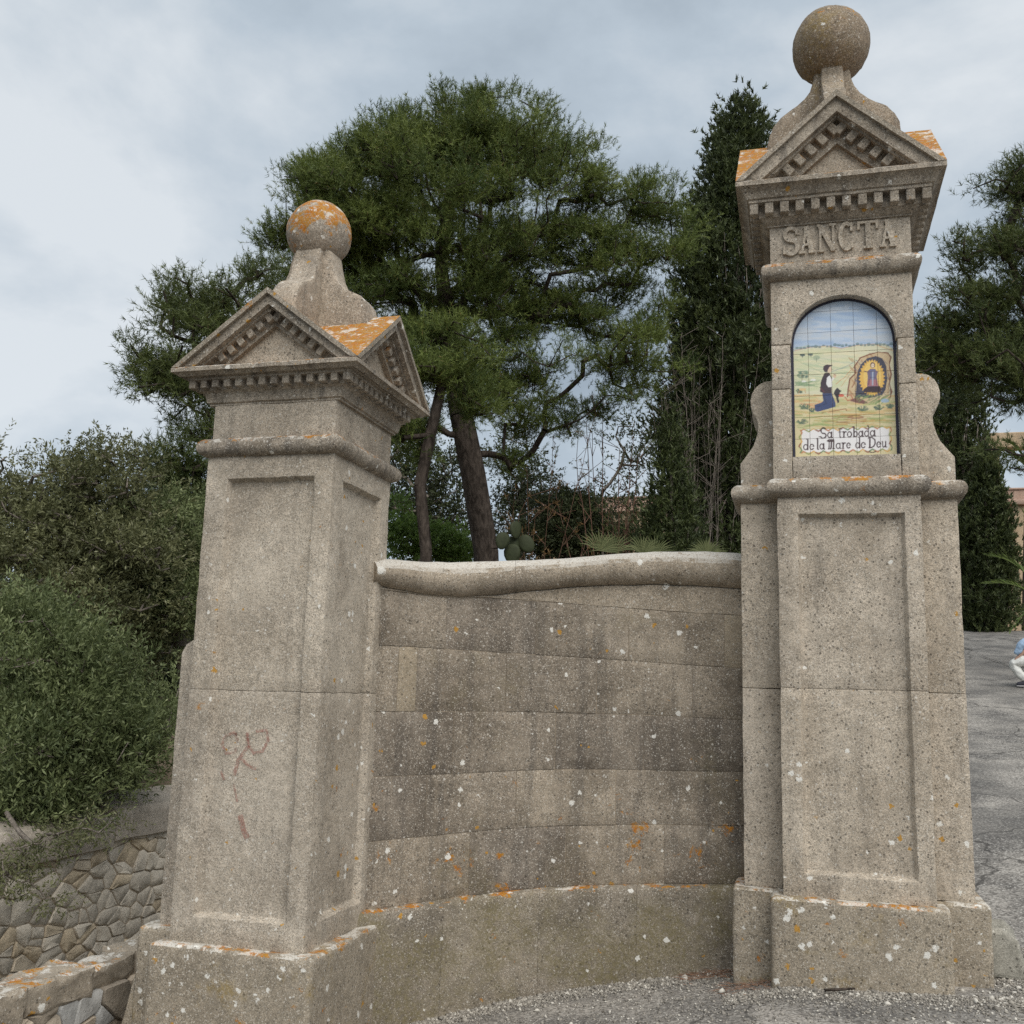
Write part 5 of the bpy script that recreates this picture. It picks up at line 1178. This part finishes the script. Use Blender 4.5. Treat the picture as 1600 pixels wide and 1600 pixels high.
plant('olive_shrub', 'thin leafy sprays hanging down in front of the rubble wall', 'shrub', b, [np.array(at(10, 1270, 9.6)), np.array(at(30, 1300, 9.3)), np.array(at(50, 1320, 9.1))],
      [(50, 1318, 50, 20, 9.0, 0.25, 14, 0.3), (25, 1365, 26, 34, 8.8, 0.2, 9, 0.3), (150, 1285, 36, 16, 9.3, 0.2, 9, 0.3), (85, 1395, 20, 10, 8.8, 0.15, 4, 0.3), (0, 1345, 16, 36, 8.9, 0.2, 8, 0.3)],
      0.02, (M_BARK_GREY, M_OLIVE), 'leaf', 404, shoots=8, per=9, L=0.042, w=0.012, sig=0.06, upb=-0.25, spread=0.6, along=0.12, first=0.0, upcost=0.0, rmin=0.003)
b = gpos(330, 20)
plant('olive_tree', 'small dense tree closing the gap left of the low pillar', 'tree', b, [np.array(b)] + tp((300, 1150, 19), (280, 1050, 19)),
      [(240, 1060, 110, 90, 18.5, 1.2, 150, 0.3), (300, 900, 70, 90, 18.5, 1.2, 110, 0.3), (130, 1050, 120, 100, 18.5, 1.2, 130, 0.3), (20, 1000, 100, 140, 18.5, 1.2, 130, 0.3), (200, 1170, 130, 70, 17, 1.0, 90, 0.3)],
      0.12, (M_BARK_GREY, M_DARKLEAF), 'leaf', 405, shoots=16, per=12, L=0.08, w=0.03, sig=0.24, spread=0.7)

# ---- prickly pear
pr = gpos(805, 19)
PP = thing('prickly_pear', 'dark prickly pear cactus at the foot of the big pine', 'cactus', pr)
M_PAD = plain_mat('cactus_pad', (0.034, 0.042, 0.018), 0.7, 0.5, 14, 0.5)
bm = bmesh.new(); bmesh.ops.create_uvsphere(bm, u_segments=10, v_segments=7, radius=0.5)
for v in bm.verts: v.co = Vector((v.co.x * (0.75 + 0.25 * (v.co.z + 0.5)), v.co.y * 0.16, v.co.z))
pad = bpy.data.meshes.new('pad'); bm.to_mesh(pad); bm.free(); pad.materials.append(M_PAD); pad.polygons.foreach_set('use_smooth', [True] * len(pad.polygons))
rp = random.Random(3)
for px, py, sz, rot in ((800, 865, .5, .1), (822, 850, .5, -.5), (785, 845, .45, .4), (806, 828, .45, .0), (690, 866, .4, .3), (715, 872, .42, -.3), (702, 850, .34, .1)):
    if px < 760: continue
    p = at(px, py, 19 + rp.uniform(-.3, .3))
    mesh_object('pad', pad, None, PP, Matrix.Translation(p) @ Matrix.Rotation(rp.uniform(-1, 1), 4, 'Z') @ Matrix.Rotation(rot + rp.uniform(-.3, .3), 4, 'Y') @ Matrix.Scale(sz * 0.75, 4))
p0 = Vector(pr); top = at(803, 840, 19)
V, F = tubes(np.array([p0, (p0 + top) / 2, top]), np.array([-1, 0, 1]), np.array([.13, .12, .1]), 7); np_mesh('stem', V, F, M_PAD, PP, smooth=True)

# ---- palms
M_PALM = leaf_mat('palm_leaf', (0.10, 0.12, 0.05), (0.22, 0.24, 0.11), None, 0.2, 0.5)
M_PALM_D = leaf_mat('date_palm_leaf', (0.06, 0.10, 0.025), (0.16, 0.21, 0.055), None, 0.2, 0.45)
def fan_palm(label, px, py, d, size, seed, n=2):
    rng = np.random.default_rng(seed); c = np.array(at(px, py + 30, d)); gz = ground_z(c[0], c[1]); root = thing('fan_palm', label, 'palm', (c[0], c[1], gz), 'fan palms along the back of the wall')
    fwd = unit(np.array([c[0], c[1], 0])); rt_ = np.array([fwd[1], -fwd[0], 0])
    V, F = tubes(np.array([[c[0], c[1], gz], [c[0], c[1], c[2] - 0.25], c]), np.array([-1, 0, 1]), np.array([.07, .05, .015]), 6); np_mesh('stem', V, F, M_BARK_GREY, root, smooth=True)
    for k in range(n):
        h = c + rt_ * rng.uniform(-.12, .12) + fwd * rng.uniform(-.15, .15); tilt = rng.uniform(-.3, .3); VV, FF = [], []
        for j in range(19):
            a = math.radians(-78 + 156 * j / 18) + tilt; dr = unit(rt_ * math.sin(a) + np.array([0, 0, 1]) * math.cos(a) - fwd * 0.25); L = size * rng.uniform(.85, 1.1); sd = unit(np.cross(dr, fwd)) * 0.008
            m_ = h + dr * L * 0.55; e = h + dr * L + np.array([0, 0, -.05]); b0 = len(VV); VV += [h, m_ + sd, e, m_ - sd]; FF.append((b0, b0 + 1, b0 + 2, b0 + 3))
        np_mesh('leaf', np.array(VV), np.array(FF), M_PALM, root, np.repeat(rng.uniform(0.2, 1, len(FF)), 4))
fan_palm('leftmost of the three fan palms showing over the coping', 942, 833, 12.5, 0.33, 501)
fan_palm('middle fan palm showing over the coping, below the small cypress', 1016, 836, 12.2, 0.29, 502)
fan_palm('fan palm showing over the coping nearest the tall pillar', 1108, 840, 12.4, 0.27, 503)
def date_frond(root, a, b, sag, n, L, rng, w=0.03):
    a, b = np.array(a), np.array(b); ts = np.linspace(0, 1, n); C = a + (b - a) * ts[:, None]; C[:, 2] += sag * np.sin(ts * math.pi) ; P = C
    V, F = tubes(P, np.arange(-1, n - 1), 0.02 * (1.1 - ts), 4, 0.005); fr = np_mesh('frond', V, F, M_PALM_D, root, np.full(len(V), 0.9))
    VV, FF = [], []; d = unit(np.gradient(P, axis=0))
    for i in range(2, n):
        for sg in (-1, 1):
            s = unit(np.cross(d[i], np.array([0, 0, 1.0]))) * sg; dr = unit(d[i] * 0.9 + s * 0.75 + np.array([0, 0, 0.35]) + rng.normal(0, .08, 3)); l = L * (0.55 + 0.5 * math.sin(math.pi * min(1, ts[i] * 1.05))) * rng.uniform(.85, 1.1); sd = unit(np.cross(dr, np.array([0, 0, 1.0]))) * w / 2
            b0 = len(VV); VV += [P[i] - d[i] * 0.01, P[i] + dr * l * .5 + sd + np.array([0, 0, .01]), P[i] + dr * l + np.array([0, 0, -.06 * l]), P[i] + dr * l * .5 - sd]; FF.append((b0, b0 + 1, b0 + 2, b0 + 3))
    np_mesh('leaflets', np.array(VV), np.array(FF), M_PALM_D, fr, np.repeat(rng.uniform(0.2, 1, len(FF)), 4))
c = at(1660, 1040, 25); gz = ground_z(c.x, c.y)
DP = thing('date_palm', 'young date palm with arching fronds at the right edge of the road', 'palm', (c.x, c.y, gz)); rng = np.random.default_rng(9)
cr_ = np.array(at(1650, 960, 25)); V, F = tubes(np.array([[c.x, c.y, gz - .2], [c.x, c.y, (gz + cr_[2]) / 2], cr_]), np.array([-1, 0, 1]), np.array([.22, .2, .14]), 8); np_mesh('trunk', V, F, M_BARK, DP, smooth=True)
for px, py, sg in ((1543, 868, .35), (1541, 912, .25), (1600, 800, .3), (1700, 820, .3), (1760, 900, .3), (1580, 985, .3), (1640, 780, .2)): date_frond(DP, cr_, at(px, py, 25 + rng.uniform(-.6, .3)), sg, 40, 0.34, rng)
c = at(1600, 900, 48); gz = ground_z(c.x, c.y)
DP2 = thing('date_palm', 'distant date palm whose fronds arch in front of the building', 'palm', (c.x, c.y, gz))
cr_ = np.array(at(1610, 735, 48)); V, F = tubes(np.array([[c.x, c.y, gz - .2], [(c.x + cr_[0]) / 2, (c.y + cr_[1]) / 2, (gz + cr_[2]) / 2], cr_]), np.array([-1, 0, 1]), np.array([.26, .24, .2]), 8); np_mesh('trunk', V, F, M_BARK, DP2, smooth=True)
for px, py, sg in ((1535, 728, .6), (1545, 712, .5), (1570, 690, .3), (1640, 690, .3), (1680, 730, .4), (1560, 760, .9)): date_frond(DP2, cr_, at(px, py, 48 + rng.uniform(-.6, .6)), sg, 40, 0.55, rng, 0.06)

# ------------------------------------------------------------------ the building on the hilltop
M_OCHRE = stone_mat('ochre_stone', (0.42, 0.31, 0.20), (0.52, 0.40, 0.27), orange=-0.3, grain=0.5)
M_PINK = stone_mat('pink_render', (0.40, 0.27, 0.21), (0.47, 0.33, 0.26), orange=-0.3, grain=0.3)
M_GLASSD = plain_mat('dark_glass', (0.03, 0.035, 0.04), 0.15, 0.1, 2, 0.05, 0.5)
BY = 62.0
zt_ = onY(1585, 790, BY)[2]; zc_ = onY(1585, 764, BY)[2]; xw = onY(840, 800, BY)[0]; gzb = ground_z(8, BY)
BD = thing('hilltop_building', 'ochre stone building with pink parapet on the hilltop behind the trees', 'building', (12, BY + 5, gzb))
block('wall', xw, 40, BY, BY + 12, gzb - 3, zt_, M_OCHRE, BD, 0.05, 1, 0.02, 3, 41)
block('cornice', xw - 0.25, 40.3, BY - 0.3, BY + 12.2, zt_ + 0.004, zt_ + 0.32, M_PINK, BD, 0.08, 2, 0.01, 3, 42)
block('parapet', xw, 40, BY, BY + 0.5, zt_ + 0.325, zc_ - 0.06, M_PINK, BD, 0.03, 1, 0.01, 3, 43)
block('parapet_cap', xw - 0.08, 40.1, BY - 0.08, BY + 0.58, zc_ - 0.055, zc_ + 0.06, M_PINK, BD, 0.03, 1, 0.01, 3, 44)
bx0, bx1 = onY(1542, 740, BY)[0], onY(1563, 740, BY)[0]; zb1 = onY(1560, 700, BY)[2]
block('bell_gable_pier', bx0, bx1, BY + 0.02, BY + 0.9, zc_ + 0.065, zb1, M_OCHRE, BD, 0.03, 1, 0.01, 2, 45)
block('bell_gable_pier', bx1 + 2.2, bx1 + 3.2, BY + 0.02, BY + 0.9, zc_ + 0.065, zb1, M_OCHRE, BD, 0.03, 1, 0.01, 2, 46)
block('bell_gable_lintel', bx0 - 0.1, bx1 + 3.3, BY - 0.02, BY + 0.95, zb1 + 0.004, zb1 + 0.9, M_OCHRE, BD, 0.05, 1, 0.01, 2, 47)
for wx in (xw + 4, xw + 10, xw + 16):
    w_ = block('window', wx, wx + 1.0, BY - 0.03, BY + 0.2, gzb + 1.2, gzb + 2.9, M_PINK, BD, 0.02, 1, 0, 5)
    block('pane', wx + 0.12, wx + 0.88, BY - 0.045, BY - 0.02, gzb + 1.32, gzb + 2.78, M_GLASSD, w_, 0.004, 1, 0, 5)

# ------------------------------------------------------------------ small things on the ground
M_LOOSE = stone_mat('grey_lump', (0.26, 0.25, 0.215), (0.33, 0.315, 0.27), orange=-0.2, white=0.12, wscale=14, grain=0.6)
bm = bmesh.new(); bmesh.ops.create_icosphere(bm, subdivisions=4, radius=1)
for v in bm.verts:
    q = v.co; v.co = Vector((math.copysign(abs(q.x) ** 0.32, q.x) * 0.115, math.copysign(abs(q.y) ** 0.35, q.y) * 0.11, math.copysign(abs(q.z) ** 0.32, q.z) * 0.155)); v.co.x -= 0.10 * (v.co.z / 0.17) * 0.35
rough_up(bm, 0.035, 8, 3); rough_up(bm, 0.012, 26, 3)
lp = onY(1562, 1490, 7.42)
for v in bm.verts: v.co += Vector((lp[0], 7.42, ground_z(lp[0], 7.42) + 0.15))
lo_ = from_bm('boulder', bm, M_LOOSE, None, smooth=True); tag(lo_, 'rounded grey stone lump leaning against the tall pillar', 'stone', None, 'thing')
tw = [onY(1288, 1556, 6.76), onY(1310, 1555, 6.77), onY(1335, 1546, 6.83)]
P = np.array([[x, y, ground_z(x, y) + 0.026] for x, y, z in tw]); P[1, 2] += 0.004
V, F = tubes(P, np.array([-1, 0, 1]), np.array([.008, .009, .006]), 6)
t_ = np_mesh('twig', V, F, M_BARK, None, smooth=True); tag(t_, 'short dark twig lying against the tall pillar plinth', 'twig', None, 'thing')

def scatter(name, label, pts, size, mat, seed, cat):
    """low polygon grains resting on the ground"""
    rng = np.random.default_rng(seed); n = len(pts); base = np.array([[1, 0, 0], [-1, 0, 0], [0, 1, 0], [0, -1, 0], [0, 0, 1], [0, 0, -1]], float)
    tri = np.array([[0, 2, 4], [2, 1, 4], [1, 3, 4], [3, 0, 4], [2, 0, 5], [1, 2, 5], [3, 1, 5], [0, 3, 5]])
    s = size * rng.lognormal(0, 0.45, (n, 1, 1)); a = rng.uniform(0, 6.28, n); ca, sa = np.cos(a), np.sin(a)
    B = base[None] * np.stack([rng.uniform(.7, 1.3, n), rng.uniform(.6, 1.0, n), rng.uniform(.4, .75, n)], 1)[:, None]; B = B + rng.normal(0, .18, B.shape)
    X = B[..., 0] * ca[:, None] - B[..., 1] * sa[:, None]; Y = B[..., 0] * sa[:, None] + B[..., 1] * ca[:, None]; B = np.stack([X, Y, B[..., 2]], -1) * s
    z = np.array([ground_z(x, y) + bumpy(x, y) for x, y in pts]); C = np.c_[pts, z + s[:, 0, 0] * 0.25]
    V = (B + C[:, None]).reshape(-1, 3); F = (tri[None] + (np.arange(n) * 6)[:, None, None]).reshape(-1, 3)
    o = np_mesh(name, V, F, mat, None, np.repeat(rng.uniform(0, 1, n), 6)); tag(o, label, cat, None, 'stuff'); return o
def grit_mat(name, a, b, c):
    t = NT(name); f = t.n('ShaderNodeAttribute', {'attribute_name': 'tint'}).outputs['Fac']; col = t.mix(f, a, b); col = t.mix(t.ramp(f, 0.8, 0.86), col, c); t.bsdf(col, 0.9, None, 0.2); return t.m
rg = np.random.default_rng(77); pts = []
for _ in range(15000):                                    # along the curved wall
    t = rg.uniform(0, 1); p, n_ = wall_pt(t), wall_n(t); o = 0.085 + abs(rg.normal(0, 0.13)) ** 1.15 + (0.12 * rg.uniform() if rg.uniform() < .4 else 0); pts.append((p[0] + n_[0] * o, p[1] + n_[1] * o))
for _ in range(13000):                                     # round the tall pillar
    x = rg.uniform(-.5, 2.2); y = 6.885 - abs(rg.normal(0, .14)); 
    if rg.uniform() < .35: x = 1.1 + abs(rg.normal(0, .35)); y = rg.uniform(6.6, 8.2)
    pts.append((x, y))
for _ in range(9000): pts.append((rg.uniform(-2.6, 3.2), rg.uniform(5.6, 7.2)))
pts = [p for p in pts if not (-0.21 < p[0] < 0.85 and 6.88 < p[1] < 8) and not (-0.45 < p[0] < 1.1 and 7.08 < p[1] < 7.8)]
scatter('gravel', 'pale grit and small gravel along the foot of the wall and pillar', np.array(pts), 0.0062, grit_mat('grit', (0.18, 0.165, 0.145), (0.38, 0.35, 0.30), (0.56, 0.53, 0.47)), 78, 'gravel')
pts = []
for _ in range(420):
    t = rg.uniform(0.86, 1); p, n_ = wall_pt(t), wall_n(t); o = 0.09 + abs(rg.normal(0, 0.09)); pts.append((p[0] + n_[0] * o, p[1] + n_[1] * o))
for _ in range(160): pts.append((rg.uniform(-.55, -.2), 7.07 - abs(rg.normal(0, .1))))
pts = np.array(pts); zz = np.array([ground_z(x, y) + bumpy(x, y) + 0.006 for x, y in pts]); O = np.c_[pts, zz + rg.uniform(0, .012, len(pts))]; D = unit(rg.normal(0, 1, (len(pts), 3)) * np.array([1, 1, .12]))
V, F = needles(O, D, 1, 0.09, 0.004, 0.05, rg, 0.01)
o = np_mesh('fallen_needles', V, F, plain_mat('brown_needles', (0.24, 0.14, 0.09), 0.9), None); tag(o, 'brown fallen pine needles heaped in the corner by the pillar', 'needles', None, 'stuff')
# crack filled with dirt across the road surface, far up
V, F = [], []
cps = [(1500, 1012), (1520, 1017), (1535, 1027), (1552, 1033), (1572, 1040), (1590, 1052)]
for px, py in cps:
    v = ray(px, py); best = min((abs(v[2] / v[1] * y - (ground_z(v[0] / v[1] * y, y))), y) for y in np.arange(10, 35, 0.05)); y = best[1]; x = v[0] / v[1] * y
    V += [(x, y - 0.12, ground_z(x, y - 0.12) + 0.03), (x, y + 0.12, ground_z(x, y + 0.12) + 0.03)]
F = [(2 * i, 2 * i + 2, 2 * i + 3, 2 * i + 1) for i in range(len(cps) - 1)]
o = build('road_crack', V, F, plain_mat('crack_dirt', (0.045, 0.042, 0.038), 0.95), go); 

# ------------------------------------------------------------------ person crouching at the right edge
pf = at(1612, 1078, 22); pf.z = ground_z(pf.x, pf.y)
PE = thing('person', 'person crouching on the road in light blue jacket and white trousers', 'person', pf)
PR = np.array([math.cos(YAW + 0.2), -math.sin(YAW) * 0 + 0.0, 0.0]); PR = unit(np.array([-1.0, 0.25, 0.0]))          # the way the person faces: to the left
PS = np.array([PR[1], -PR[0], 0.0])
def J(f, s, z): return np.array(pf) + PR * f + PS * s + np.array([0, 0, z])
def skin_part(name, joints, edges, mat, sub=3):
    me = bpy.data.meshes.new(name); me.from_pydata([tuple(j[0]) for j in joints], edges, []); o = bpy.data.objects.new(name, me); COL.objects.link(o)
    m = o.modifiers.new('s', 'SKIN'); m.use_smooth_shade = True
    for i, j in enumerate(joints): me.skin_vertices[0].data[i].radius = (j[1], j[1] if len(j) < 3 else j[2])
    me.skin_vertices[0].data[0].use_root = True
    s = o.modifiers.new('d', 'SUBSURF'); s.levels = sub; s.render_levels = sub
    dg = bpy.context.evaluated_depsgraph_get(); ev = bpy.data.meshes.new_from_object(o.evaluated_get(dg)); bpy.data.objects.remove(o, do_unlink=True)
    ev.name = name; ev.materials.clear(); ev.materials.append(mat); ev.polygons.foreach_set('use_smooth', [True] * len(ev.polygons))
    if name in ('jacket', 'trousers'):
        for v in ev.vertices: v.co += v.normal * (0.016 * mnoise.noise(v.co * 11) + 0.008 * mnoise.noise(v.co * 25))
    return mesh_object(name, ev, mat, PE)
M_SKIN = plain_mat('skin', (0.50, 0.32, 0.24), 0.6, 0.05); M_BLUE = plain_mat('light_blue_denim', (0.36, 0.50, 0.68), 0.85, 0.2, 12, 0.4); M_WHITE = plain_mat('white_cotton', (0.74, 0.74, 0.70), 0.9, 0.06, 9, 0.5); M_SHOE = plain_mat('dark_sneaker', (0.05, 0.05, 0.065), 0.7, 0.2); M_SOLE = plain_mat('pale_sole', (0.6, 0.58, 0.58), 0.7, 0.1); M_HAIR = plain_mat('brown_hair', (0.07, 0.045, 0.03), 0.6, 0.3, 40, 0.5)
hipz = 0.42
skin_part('body', [(J(-.26, 0, .60), .12), (J(-.30, 0, .84), .12), (J(-.30, 0, .98), .065), (J(-.28, 0, 1.06), .055), (J(-.26, 0, 1.18), .095), (J(-.25, 0, 1.28), .075), (J(.22, -.2, .52), .03), (J(.25, -.2, .47), .035), (J(.22, .2, .52), .03), (J(.25, .2, .47), .035), (J(.02, -.2, .74), .035), (J(.02, .2, .74), .035), (J(-.2, -.17, .88), .05), (J(-.2, .17, .88), .05)],
          [(0, 1), (1, 2), (2, 3), (3, 4), (4, 5), (1, 12), (12, 10), (10, 6), (6, 7), (1, 13), (13, 11), (11, 8), (8, 9)], M_SKIN)
skin_part('jacket', [(J(-.26, 0, .54), .17), (J(-.30, 0, .72), .17), (J(-.30, 0, .88), .16), (J(-.29, 0, .98), .085), (J(-.22, -.2, .9), .09), (J(.10, -.25, .84), .08), (J(.22, -.23, .60), .062), (J(-.22, .2, .9), .09), (J(.08, .25, .82), .08), (J(.22, .23, .58), .062)], [(0, 1), (1, 2), (2, 3), (2, 4), (4, 5), (5, 6), (2, 7), (7, 8), (8, 9)], M_BLUE)
skin_part('trousers', [(J(-.2, 0, .46), .17), (J(-.14, -.12, .42), .14), (J(.10, -.15, .50), .11), (J(.30, -.15, .44), .095), (J(.20, -.14, .26), .085), (J(.06, -.13, .13), .08), (J(-.14, .12, .42), .14), (J(.10, .15, .48), .11), (J(.28, .15, .40), .095), (J(.18, .14, .24), .085), (J(.06, .13, .13), .08)], [(0, 1), (1, 2), (2, 3), (3, 4), (4, 5), (0, 6), (6, 7), (7, 8), (8, 9), (9, 10)], M_WHITE)
for s in (-.13, .13):
    sh = skin_part('shoe', [(J(-.02, s, .065), .05), (J(.08, s, .075), .055), (J(.20, s, .055), .045), (J(.25, s, .05), .035)], [(0, 1), (1, 2), (2, 3)], M_SHOE)
    so = skin_part('sole', [(J(-.04, s, .016), .045, .014), (J(.10, s, .016), .05, .014), (J(.25, s, .018), .04, .014)], [(0, 1), (1, 2)], M_SOLE, 1); so.parent = sh
hd = J(-.27, 0, 1.22); bm = bmesh.new(); bmesh.ops.create_icosphere(bm, subdivisions=3, radius=0.115)
for v in list(bm.verts):
    if Vector(v.co).dot(Vector(PR)) > 0.055 and v.co.z < 0.05: bm.verts.remove(v)
for v in bm.verts: v.co = Vector((v.co.x, v.co.y, v.co.z * 1.12)) + Vector(hd)
from_bm('hair', bm, M_HAIR, PE, smooth=True)
bm = bmesh.new()
for f, s, z, r in ((-.16, 0, 1.205, .018), (-.175, -.035, 1.23, .010), (-.175, .035, 1.23, .010), (-.175, 0, 1.155, .014)):
    m_ = bmesh.ops.create_icosphere(bm, subdivisions=2, radius=r, matrix=Matrix.Translation(Vector(J(f, s, z))))
from_bm('face_features', bm, M_SKIN, PE, smooth=True)
